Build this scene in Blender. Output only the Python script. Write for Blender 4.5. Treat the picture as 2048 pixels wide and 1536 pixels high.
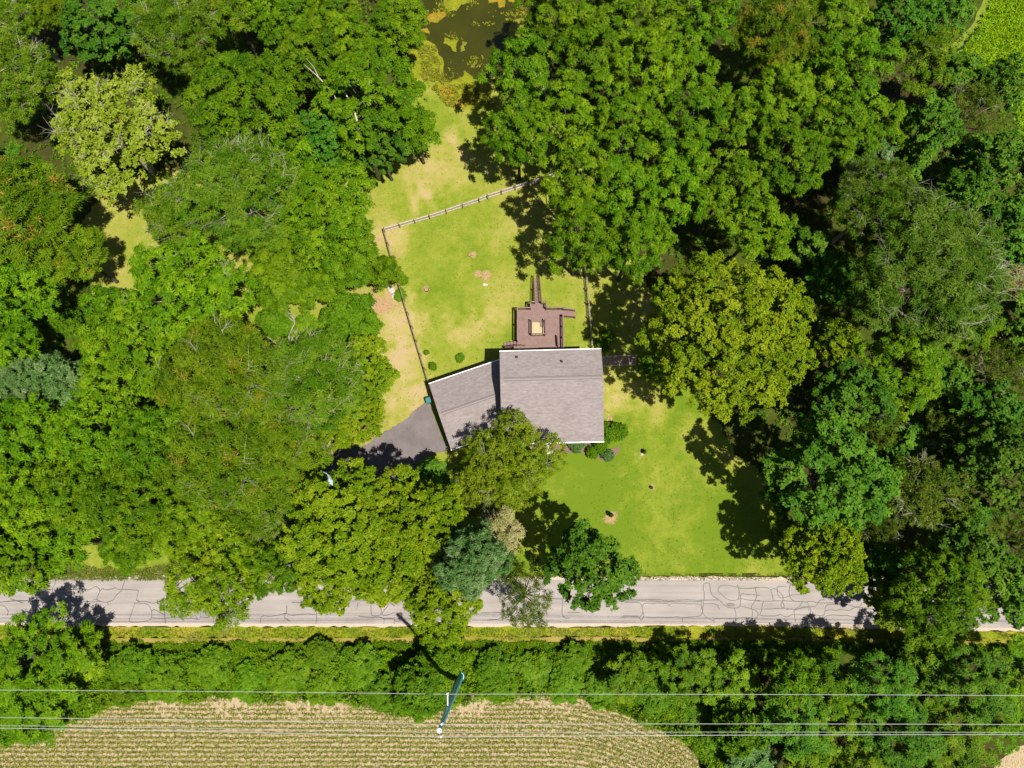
import bpy, bmesh, math, random
import numpy as np
from mathutils import Vector, Matrix

for _o in list(bpy.data.objects):
    bpy.data.objects.remove(_o)
scene = bpy.context.scene
COL = scene.collection
random.seed(7)

# ---------------------------------------------------------------- camera
CAM_H = 85.0                      # drone height in metres
CAM_F = 1377.0                    # focal length in pixels of a 2048 wide frame
TILT = math.radians(12.0)         # looking 12 degrees ahead of straight down
cam_data = bpy.data.cameras.new('drone_camera')
cam_data.sensor_width = 36.0
cam_data.lens = CAM_F / 2048.0 * 36.0
cam_data.clip_start = 0.5
cam_data.clip_end = 4000.0
cam = bpy.data.objects.new('drone_camera', cam_data)
cam.location = (0, 0, CAM_H)
cam.rotation_euler = (TILT, 0, 0)
COL.objects.link(cam)
scene.camera = cam

# ---------------------------------------------------------------- sky, sun, exposure
SUN_ELEV = math.radians(65.5)
SUN_DIR = Vector((0.73 * math.cos(SUN_ELEV), -0.684 * math.cos(SUN_ELEV), math.sin(SUN_ELEV)))
world = bpy.data.worlds.new('World')
scene.world = world
world.use_nodes = True
wn = world.node_tree
wn.nodes.clear()
sky = wn.nodes.new('ShaderNodeTexSky')
sky.sky_type = 'NISHITA'
sky.sun_disc = False
sky.sun_elevation = SUN_ELEV
sky.sun_rotation = math.atan2(SUN_DIR.x, SUN_DIR.y)
bgn = wn.nodes.new('ShaderNodeBackground')
bgn.inputs['Strength'].default_value = 0.05
wo = wn.nodes.new('ShaderNodeOutputWorld')
wn.links.new(sky.outputs[0], bgn.inputs['Color'])
wn.links.new(bgn.outputs[0], wo.inputs['Surface'])

sun_data = bpy.data.lights.new('sun', 'SUN')
sun_data.energy = 5.0
sun_data.angle = math.radians(0.5)
sun_data.color = (1.0, 0.95, 0.86)
sun = bpy.data.objects.new('sun', sun_data)
sun.rotation_euler = SUN_DIR.to_track_quat('Z', 'Y').to_euler()
sun.location = (60, -60, 140)
COL.objects.link(sun)

scene.view_settings.view_transform = 'Standard'
scene.view_settings.look = 'None'
scene.view_settings.gamma = 1.0
scene.view_settings.use_curve_mapping = False
scene.view_settings.exposure = 1.3

# ---------------------------------------------------------------- helpers
def at(px, py, z=0.0):
    """World point at height z that was measured at photo pixel (px, py)."""
    u = (px - 1024.0) / CAM_F
    v = (768.0 - py) / CAM_F
    s = (CAM_H - z) / (math.cos(TILT) - v * math.sin(TILT))
    return Vector((u * s, (v * math.cos(TILT) + math.sin(TILT)) * s, z))

def metres(px_len, px, py, z=0.0):
    v = (768.0 - py) / CAM_F
    return px_len * (CAM_H - z) / (math.cos(TILT) - v * math.sin(TILT)) / CAM_F

def link(name, data, parent=None, mat=None, loc=None, rz=None):
    o = bpy.data.objects.new(name, data)
    COL.objects.link(o)
    if parent is not None:
        o.parent = parent
    if mat is not None and data is not None and hasattr(data, 'materials') and len(data.materials) == 0:
        data.materials.append(mat)
    if loc is not None:
        o.location = loc
    if rz is not None:
        o.rotation_euler = (0, 0, rz)
    return o

def tag(o, label=None, cat=None, group=None, kind=None):
    if label: o['label'] = label
    if cat: o['category'] = cat
    if group: o['group'] = group
    if kind: o['kind'] = kind
    return o

def thing(name, label, cat, loc=(0, 0, 0), rz=0.0, group=None):
    o = bpy.data.objects.new(name, None)
    o.empty_display_size = 0.3
    COL.objects.link(o)
    o.location = loc
    o.rotation_euler = (0, 0, rz)
    return tag(o, label, cat, group)

class MB:
    """Collects simple solids and links them as one mesh."""
    def __init__(self):
        self.v, self.f = [], []
    def add(self, vs, fs):
        n = len(self.v)
        self.v += [tuple(p) for p in vs]
        self.f += [tuple(i + n for i in f) for f in fs]
        return self
    def box(self, c, size, rz=0.0, tilt=None):
        sx, sy, sz = size[0] / 2, size[1] / 2, size[2] / 2
        m = Matrix.Rotation(rz, 3, 'Z')
        if tilt is not None:
            m = m @ tilt
        vs = [Vector(c) + m @ Vector((x * sx, y * sy, z * sz)) for x, y, z in
              ((-1,-1,-1),(1,-1,-1),(1,1,-1),(-1,1,-1),(-1,-1,1),(1,-1,1),(1,1,1),(-1,1,1))]
        return self.add(vs, [(3,2,1,0),(4,5,6,7),(0,1,5,4),(1,2,6,5),(2,3,7,6),(3,0,4,7)])
    def beam(self, a, b, w, h):
        a, b = Vector(a), Vector(b)
        d = (b - a).normalized()
        s = d.cross(Vector((0, 0, 1)))
        s = s.normalized() if s.length > 1e-4 else Vector((1, 0, 0))
        u = s.cross(d).normalized()
        vs = []
        for p in (a, b):
            for i, j in ((-1,-1),(1,-1),(1,1),(-1,1)):
                vs.append(p + s * (i * w / 2) + u * (j * h / 2))
        return self.add(vs, [(3,2,1,0),(4,5,6,7),(0,1,5,4),(1,2,6,5),(2,3,7,6),(3,0,4,7)])
    def tube(self, pts, radii, n=6, cap=True):
        pts = [Vector(p) for p in pts]
        vs, fs = [], []
        for i, p in enumerate(pts):
            d = (pts[min(i + 1, len(pts) - 1)] - pts[max(i - 1, 0)])
            d = d.normalized() if d.length > 1e-6 else Vector((0, 0, 1))
            s = d.cross(Vector((0.13, 0.31, 0.94)))
            if s.length < 1e-3: s = d.cross(Vector((1, 0, 0)))
            s.normalize()
            u = d.cross(s)
            for k in range(n):
                a = 2 * math.pi * k / n
                vs.append(p + (s * math.cos(a) + u * math.sin(a)) * radii[i])
        for i in range(len(pts) - 1):
            for k in range(n):
                a, b = i * n + k, i * n + (k + 1) % n
                fs.append((a, b, b + n, a + n))
        if cap:
            fs.append(tuple(range(n - 1, -1, -1)))
            m = (len(pts) - 1) * n
            fs.append(tuple(range(m, m + n)))
        return self.add(vs, fs)
    def prism(self, outline, z0, z1):
        n = len(outline)
        area = sum(outline[i][0] * outline[(i + 1) % n][1] - outline[(i + 1) % n][0] * outline[i][1] for i in range(n))
        if area < 0: outline = list(reversed(outline))
        vs = [(p[0], p[1], z0) for p in outline] + [(p[0], p[1], z1) for p in outline]
        fs = [tuple(range(n - 1, -1, -1)), tuple(range(n, 2 * n))]
        fs += [(i, (i + 1) % n, n + (i + 1) % n, n + i) for i in range(n)]
        return self.add(vs, fs)
    def mesh(self, name, mat=None, smooth=False):
        me = bpy.data.meshes.new(name)
        me.from_pydata(self.v, [], self.f)
        if mat is not None: me.materials.append(mat)
        if smooth:
            me.polygons.foreach_set('use_smooth', [True] * len(me.polygons))
        me.update()
        return me
    def build(self, name, mat, parent=None, smooth=False):
        return link(name, self.mesh(name, mat, smooth), parent)

def quads_mesh(name, verts, mat, attrs=None):
    """verts: (n,4,3) array of loose quads."""
    n = verts.shape[0]
    me = bpy.data.meshes.new(name)
    me.vertices.add(n * 4)
    me.loops.add(n * 4)
    me.polygons.add(n)
    me.vertices.foreach_set('co', verts.reshape(-1).astype(np.float32))
    me.loops.foreach_set('vertex_index', np.arange(n * 4, dtype=np.int32))
    me.polygons.foreach_set('loop_start', np.arange(0, n * 4, 4, dtype=np.int32))
    for k, arr in (attrs or {}).items():
        a = me.attributes.new(k, 'FLOAT', 'POINT')
        a.data.foreach_set('value', np.repeat(arr.astype(np.float32), 4))
    if mat is not None: me.materials.append(mat)
    me.update()
    me.validate()
    return me

# ---------------------------------------------------------------- materials
def new_mat(name):
    m = bpy.data.materials.new(name)
    m.use_nodes = True
    nt = m.node_tree
    nt.nodes.clear()
    out = nt.nodes.new('ShaderNodeOutputMaterial')
    return m, nt, out

def N(nt, typ, ins=None, **props):
    nd = nt.nodes.new(typ)
    for k, v in props.items(): setattr(nd, k, v)
    for k, v in (ins or {}).items():
        s = nd.inputs[k]
        if isinstance(v, bpy.types.NodeSocket): nt.links.new(v, s)
        else: s.default_value = v
    return nd

def c4(c): return (c[0], c[1], c[2], 1.0)

def ramp(nt, fac, stops):
    r = nt.nodes.new('ShaderNodeValToRGB')
    e = r.color_ramp.elements
    while len(e) > 1: e.remove(e[-1])
    e[0].position, e[0].color = stops[0][0], c4(stops[0][1])
    for p, c in stops[1:]:
        x = e.new(p); x.color = c4(c)
    nt.links.new(fac, r.inputs[0])
    return r.outputs[0]

def noise(nt, vec, scale, detail=3.0, rough=0.55):
    return N(nt, 'ShaderNodeTexNoise', {'Vector': vec, 'Scale': scale, 'Detail': detail, 'Roughness': rough}).outputs[0]

def mixc(nt, fac, a, b, blend='MIX'):
    m = nt.nodes.new('ShaderNodeMix')
    m.data_type = 'RGBA'; m.blend_type = blend
    for idx, v in ((0, fac), (6, a), (7, b)):
        if isinstance(v, bpy.types.NodeSocket): nt.links.new(v, m.inputs[idx])
        else: m.inputs[idx].default_value = c4(v) if isinstance(v, tuple) and len(v) == 3 else v
    return m.outputs[2]

def coords(nt): return nt.nodes.new('ShaderNodeTexCoord').outputs['Object']

def surf(nt, out, col, rough=0.85, bump=None, bstr=0.3, bdist=0.05, spec=0.3, metal=0.0):
    p = N(nt, 'ShaderNodeBsdfPrincipled', {'Roughness': rough, 'Metallic': metal, 'Specular IOR Level': spec})
    if isinstance(col, bpy.types.NodeSocket): nt.links.new(col, p.inputs['Base Color'])
    else: p.inputs['Base Color'].default_value = c4(col)
    if bump is not None:
        b = N(nt, 'ShaderNodeBump', {'Height': bump, 'Strength': bstr, 'Distance': bdist})
        nt.links.new(b.outputs[0], p.inputs['Normal'])
    nt.links.new(p.outputs[0], out.inputs[0])
    return p

def plain(name, col, rough=0.7, var=0.15, scale=3.0, metal=0.0, spec=0.3):
    m, nt, out = new_mat(name)
    v = coords(nt)
    n = noise(nt, v, scale, 5.0)
    lo = tuple(c * (1 - var) for c in col); hi = tuple(min(1, c * (1 + var)) for c in col)
    surf(nt, out, ramp(nt, n, [(0.3, lo), (0.7, hi)]), rough, n, 0.15, 0.01, spec, metal)
    return m

def leaf_mat(name, stops, trans=0.3, tvar=0.25, hue=0.010, gloss=0.03):
    """Leaves: colour from a per leaf tint attribute, slightly different on every plant."""
    m, nt, out = new_mat(name)
    a = N(nt, 'ShaderNodeAttribute', attribute_name='tint')
    col = ramp(nt, a.outputs['Fac'], stops)
    oi = nt.nodes.new('ShaderNodeObjectInfo')
    hv = N(nt, 'ShaderNodeMapRange', {'Value': oi.outputs['Random'], 'To Min': 1.0 - tvar, 'To Max': 1.0 + tvar})
    h2 = N(nt, 'ShaderNodeMath', {0: oi.outputs['Random'], 1: 7.31}, operation='MULTIPLY')
    h3 = N(nt, 'ShaderNodeMath', {0: h2.outputs[0]}, operation='FRACT')
    hh = N(nt, 'ShaderNodeMapRange', {'Value': h3.outputs[0], 'To Min': 0.5 - hue, 'To Max': 0.5 + hue})
    hs = N(nt, 'ShaderNodeHueSaturation', {'Hue': hh.outputs[0], 'Value': hv.outputs[0], 'Color': col})
    c = hs.outputs[0]
    d = N(nt, 'ShaderNodeBsdfDiffuse', {'Color': c})
    t = N(nt, 'ShaderNodeBsdfTranslucent', {'Color': mixc(nt, 1.0, c, (1.25, 1.15, 0.5), 'MULTIPLY')})
    g = N(nt, 'ShaderNodeBsdfGlossy', {'Color': (0.9, 0.95, 0.85, 1), 'Roughness': 0.45})
    m1 = N(nt, 'ShaderNodeMixShader', {0: trans, 1: d.outputs[0], 2: t.outputs[0]})
    fr = N(nt, 'ShaderNodeFresnel', {'IOR': 1.35})
    fm = N(nt, 'ShaderNodeMath', {0: fr.outputs[0], 1: gloss * 4}, operation='MULTIPLY')
    m2 = N(nt, 'ShaderNodeMixShader', {0: fm.outputs[0], 1: m1.outputs[0], 2: g.outputs[0]})
    nt.links.new(m2.outputs[0], out.inputs[0])
    return m
# ================================================================ GROUND
def g2(px, py):
    p = at(px, py, 0.0)
    return (p.x, p.y)

def value_noise(x, y, scale, seed):
    """Smooth random field in 0..1 (numpy)."""
    r = np.random.default_rng(seed)
    tab = r.random((256, 256))
    fx, fy = x / scale + 1000, y / scale + 1000
    ix, iy = np.floor(fx).astype(int), np.floor(fy).astype(int)
    tx, ty = fx - ix, fy - iy
    tx = tx * tx * (3 - 2 * tx); ty = ty * ty * (3 - 2 * ty)
    g = lambda a, b: tab[a % 256, b % 256]
    return (g(ix, iy) * (1 - tx) + g(ix + 1, iy) * tx) * (1 - ty) + (g(ix, iy + 1) * (1 - tx) + g(ix + 1, iy + 1) * tx) * ty

def fbm(x, y, scale, seed, octs=4):
    s = 0; a = 1; t = 0
    for k in range(octs):
        s = s + a * value_noise(x, y, scale / 2 ** k, seed + k); t += a; a *= .55
    return s / t

def in_poly(x, y, poly):
    inside = np.zeros(x.shape, bool)
    n = len(poly)
    for i in range(n):
        x1, y1 = poly[i]; x2, y2 = poly[(i + 1) % n]
        cond = ((y1 > y) != (y2 > y))
        with np.errstate(divide='ignore', invalid='ignore'):
            xi = (x2 - x1) * (y - y1) / (y2 - y1 + 1e-12) + x1
        inside ^= cond & (x < xi)
    return inside

def ragged(pts, step=0.5, amp=0.18, seed=1, closed=True):
    """A polyline resampled with small irregular offsets, for natural edges."""
    r = random.Random(seed)
    out = []
    n = len(pts)
    for i in range(n if closed else n - 1):
        a, b = Vector(pts[i]).to_2d(), Vector(pts[(i + 1) % n]).to_2d()
        k = max(1, int((b - a).length / step))
        for j in range(k):
            p = a.lerp(b, j / k)
            out.append((p.x + r.uniform(-amp, amp), p.y + r.uniform(-amp, amp)))
    if not closed: out.append(tuple(Vector(pts[-1]).to_2d()))
    return out

def sheet(name, outline, z, mat, kind='structure', parent=None):
    bm = bmesh.new()
    vs = [bm.verts.new((p[0], p[1], z)) for p in outline]
    f = bm.faces.new(vs)
    if f.normal.z < 0: f.normal_flip()
    bmesh.ops.triangulate(bm, faces=bm.faces[:])
    me = bpy.data.meshes.new(name); bm.to_mesh(me); bm.free()
    for p in me.polygons:
        pass
    o = link(name, me, parent, mat)
    if kind and parent is None: o['kind'] = kind
    return o

# rough ground under everything, out to the horizon
m, nt, out = new_mat('rough_ground')
v = coords(nt)
n1 = noise(nt, v, .09, 4); n2 = noise(nt, v, .8, 6, .65); n3 = noise(nt, v, 9.0, 3)
grass_c = ramp(nt, n2, [(.3, (.0169, .0292, .0018)), (.55, (.0321, .0437, .0032)), (.75, (.0540, .0535, .0079))])
litter = ramp(nt, n3, [(.3, (.0135, .0112, .0036)), (.7, (.0383, .0285, .0090))])
fac = ramp(nt, n1, [(.46, (0, 0, 0)), (.60, (1, 1, 1))])
surf(nt, out, mixc(nt, fac, grass_c, litter), .95, n3, .6, .08, .1)
GROUND = m
gm = MB(); G = 1500
gm.add([(-G, -G, 0), (G, -G, 0), (G, G, 0), (-G, G, 0)], [(0, 1, 2, 3)])
g = gm.build('ground', GROUND); g['kind'] = 'structure'

# mown lawn round the house, a grid that stores where the turf is dry or bare
m, nt, out = new_mat('lawn_turf')
v = coords(nt)
dry = N(nt, 'ShaderNodeAttribute', attribute_name='dry').outputs['Fac']
bare = N(nt, 'ShaderNodeAttribute', attribute_name='bare').outputs['Fac']
fine = noise(nt, v, 5.5, 5, .7); mid = noise(nt, v, 1.1, 4, .6)
st = N(nt, 'ShaderNodeMapping', {'Vector': v, 'Scale': (1.4, 9.0, 1.0), 'Rotation': (0, 0, .06)}).outputs[0]
streak = noise(nt, st, 1.0, 3, .6)
d1 = N(nt, 'ShaderNodeMath', {0: fine, 1: .60, 2: dry}, operation='MULTIPLY_ADD')
d2 = N(nt, 'ShaderNodeMath', {0: mid, 1: .52, 2: d1.outputs[0]}, operation='MULTIPLY_ADD')
mow = N(nt, 'ShaderNodeTexWave', {'Vector': v, 'Scale': .32, 'Distortion': 2.2, 'Detail': 3.0, 'Detail Scale': .6}, bands_direction='Y').outputs['Fac']
d2b = N(nt, 'ShaderNodeMath', {0: mow, 1: .025, 2: d2.outputs[0]}, operation='MULTIPLY_ADD')
d3 = N(nt, 'ShaderNodeMath', {0: streak, 1: .26, 2: d2b.outputs[0]}, operation='MULTIPLY_ADD')
turf = ramp(nt, N(nt, 'ShaderNodeMath', {0: d3.outputs[0], 1: -.675}, operation='ADD').outputs[0],
            [(-0.0, (.070, .108, .007)), (.28, (.118, .140, .015)), (.52, (.168, .158, .034)), (.76, (.205, .172, .060)), (1.0, (.228, .172, .088))])
dirt = ramp(nt, fine, [(.3, (0.1440, 0.0875, 0.0408)), (.7, (0.2664, 0.1785, 0.0986))])
b1 = N(nt, 'ShaderNodeMath', {0: fine, 1: .9, 2: bare}, operation='MULTIPLY_ADD')
bf = ramp(nt, N(nt, 'ShaderNodeMath', {0: b1.outputs[0], 1: -.55}, operation='ADD').outputs[0], [(.25, (0, 0, 0)), (.6, (1, 1, 1))])
surf(nt, out, mixc(nt, bf, turf, dirt), .95, fine, .7, .06, .02)
LAWN = m
lawn_px = [(840, 120), (1060, 110), (1080, 200), (1180, 330), (1330, 620), (1420, 820), (1560, 1010), (1640, 1157), (150, 1157), (120, 1100), (560, 1040), (560, 700),
           (190, 660), (150, 480), (200, 380), (330, 330), (520, 420), (640, 330), (700, 240), (820, 230)]
lawn_poly = [g2(*p) for p in lawn_px]
xs = [p[0] for p in lawn_poly]; ys = [p[1] for p in lawn_poly]
step = .32
nx = int((max(xs) - min(xs)) / step); ny = int((max(ys) - min(ys)) / step)
X, Y = np.meshgrid(min(xs) + np.arange(nx) * step, min(ys) + np.arange(ny) * step)
wob = 1.2
ins = in_poly(X + wob * (fbm(X, Y, 3, 5) - .5) * 2, Y + wob * (fbm(X, Y, 3, 9) - .5) * 2, lawn_poly)
ppx = 15.6
# how dry: the back yard is yellower, the front lawn greener
back = np.clip((Y - g2(1000, 760)[1]) / 6 + .5, 0, 1)
left = np.clip((g2(900, 800)[0] - X) / 8 + .5, 0, 1)
dryf = .06 + .25 * back + .16 * left * (1 - back) + .60 * (fbm(X, Y, 6, 21) - .5) + .40 * (fbm(X, Y, 2.2, 31) - .5)
def spot(px, py, r, f):  # soft patch, radius in photo pixels
    cx, cy = g2(px, py)
    w = (fbm(X, Y, 1.0, int(px) % 97) - .5) * r / ppx * 1.5
    return f * np.clip(1.15 - (np.hypot(X - cx, Y - cy) + w) / (r / ppx), 0, 1)
for a in [(800, 640, 60, .6), (800, 720, 45, .5), (830, 790, 40, .5), (760, 800, 70, .55), (780, 480, 40, .5), (940, 660, 50, .35), (990, 640, 30, .3), (1230, 800, 45, .45),
          (1300, 800, 60, .35), (840, 390, 30, .4), (890, 340, 70, .25), (900, 270, 25, .45), (940, 790, 60, .3), (1420, 900, 60, .25)]:
    dryf += spot(*a)
for a in [(1180, 980, 90, .35), (1200, 1060, 60, .3), (1260, 1100, 80, .2), (1460, 1060, 90, .25), (920, 600, 70, .15), (860, 700, 20, .3)]:
    dryf -= .5 * spot(*a)
baref = np.zeros_like(X)
for a in [(730, 605, 42, .8), (765, 610, 26, .7), (745, 845, 36, .75), (735, 880, 22, .7), (850, 580, 12, .8), (948, 508, 12, .75), (968, 555, 20, .75), (955, 548, 8, .8),
          (1222, 1033, 17, .95), (1283, 909, 15, .75), (1305, 976, 10, .75), (1258, 872, 8, .5), (832, 395, 8, .5), (850, 400, 7, .4), (755, 478, 16, .7), (775, 490, 14, .6),
          (793, 510, 14, .6), (795, 600, 30, .55), (1220, 838, 14, .7), (1236, 893, 10, .6), (895, 905, 14, .6), (985, 622, 8, .4), (700, 870, 30, .6), (675, 890, 26, .8), (658, 905, 20, .7)]:
    baref += spot(*a)
# tyre marks in the turf beyond the fence
for (a, b) in [((812, 352), (832, 425)), ((842, 372), (868, 418)), ((930, 300), (980, 345)), ((905, 275), (935, 330))]:
    ax, ay = g2(*a); bx, by = g2(*b)
    t = np.clip(((X - ax) * (bx - ax) + (Y - ay) * (by - ay)) / ((bx - ax) ** 2 + (by - ay) ** 2), 0, 1)
    d = np.hypot(X - ax - t * (bx - ax), Y - ay - t * (by - ay))
    baref += .42 * np.clip(1 - d / .45, 0, 1) * (.4 + .9 * fbm(X, Y, .8, 77))
    dryf += .25 * np.clip(1 - d / .8, 0, 1)
idx = -np.ones(X.shape, int)
cell = ins[:-1, :-1] & ins[1:, :-1] & ins[:-1, 1:] & ins[1:, 1:]
use = np.zeros(X.shape, bool)
use[:-1, :-1] |= cell; use[1:, :-1] |= cell; use[:-1, 1:] |= cell; use[1:, 1:] |= cell
idx[use] = np.arange(use.sum())
co = np.stack([X[use], Y[use], .02 + .03 * fbm(X[use], Y[use], 4, 3)], 1)
cj, ci = np.nonzero(cell)
fc = np.stack([idx[cj, ci], idx[cj, ci + 1], idx[cj + 1, ci + 1], idx[cj + 1, ci]], 1)
me = bpy.data.meshes.new('lawn')
me.vertices.add(len(co)); me.vertices.foreach_set('co', co.reshape(-1))
me.loops.add(fc.size); me.loops.foreach_set('vertex_index', fc.reshape(-1).astype(np.int32))
me.polygons.add(len(fc)); me.polygons.foreach_set('loop_start', np.arange(0, fc.size, 4, dtype=np.int32))
for k, arr in (('dry', dryf), ('bare', baref)):
    me.attributes.new(k, 'FLOAT', 'POINT').data.foreach_set('value', arr[use].astype(np.float32))
me.update(); me.validate()
lawn = link('lawn', me, None, LAWN); lawn['kind'] = 'structure'

# ---------------------------------------------------------------- road
m, nt, out = new_mat('worn_asphalt')
v = coords(nt)
n1 = noise(nt, v, 26.0, 5, .7)
st = N(nt, 'ShaderNodeMapping', {'Vector': v, 'Scale': (.05, 1.5, 1)}).outputs[0]
n2 = noise(nt, st, 1.0, 4, .6); n3 = noise(nt, v, .35, 4)
c = ramp(nt, n1, [(.25, (0.1484, 0.1294, 0.1191)), (.75, (0.2008, 0.1784, 0.1652))])
c = mixc(nt, .62, c, ramp(nt, n2, [(.35, (0.1280, 0.1143, 0.1073)), (.65, (0.2241, 0.1979, 0.1824))]))
c = mixc(nt, .30, c, ramp(nt, n3, [(.3, (0.1222, 0.1087, 0.0993)), (.7, (0.2328, 0.2063, 0.1905))]))
surf(nt, out, c, .9, n1, .2, .01, .25)
ROAD = m
ZR = .10
def strip(name, top, bot, z0, z1, mat, kind='structure'):
    """A long low slab between two edge lines (any number of points each)."""
    b = MB(); b.prism([(p[0], p[1]) for p in top] + [(p[0], p[1]) for p in reversed(bot)], z0, z1)
    bm = bmesh.new()
    vs = [bm.verts.new(v) for v in b.v]
    for f in b.f: bm.faces.new([vs[i] for i in f])
    bmesh.ops.triangulate(bm, faces=[f for f in bm.faces if len(f.verts) > 4])
    me = bpy.data.meshes.new(name); bm.to_mesh(me); bm.free()
    o = link(name, me, None, mat)
    if kind: o['kind'] = kind
    return o
def edge(pts):  # photo edge extended sideways past the frame
    p = [g2(*q) for q in pts]
    a, b = p[0], p[-1]
    ka = (p[1][1] - a[1]) / (p[1][0] - a[0]); kb = (b[1] - p[-2][1]) / (b[0] - p[-2][0])
    return [(a[0] - 160, a[1] - 160 * ka)] + p + [(b[0] + 160, b[1] + 160 * kb)]
road_top = edge([(0, 1157), (500, 1159), (1000, 1160), (1500, 1161), (2048, 1166)])
road_bot = edge([(0, 1245), (500, 1247), (1000, 1247), (1500, 1246), (2048, 1254)])
road = strip('road', road_top, road_bot, 0.0, ZR, ROAD)
sh = plain('gravel_shoulder', (0.2584, 0.2108, 0.1650), .95, .35, 14.0)
sb = edge([(0, 1251), (500, 1253), (1000, 1253.5), (1500, 1252), (2048, 1263)])
strip('road_shoulder', [(p[0], p[1] + .15) for p in road_bot], ragged(sb, .6, .12, 4, False), 0.0, .06, sh)
strip('road_shoulder', ragged([(p[0], p[1] + .42) for p in road_top], .6, .12, 8, False), [(p[0], p[1] - .15) for p in road_top], 0.0, .06, sh)

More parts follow.
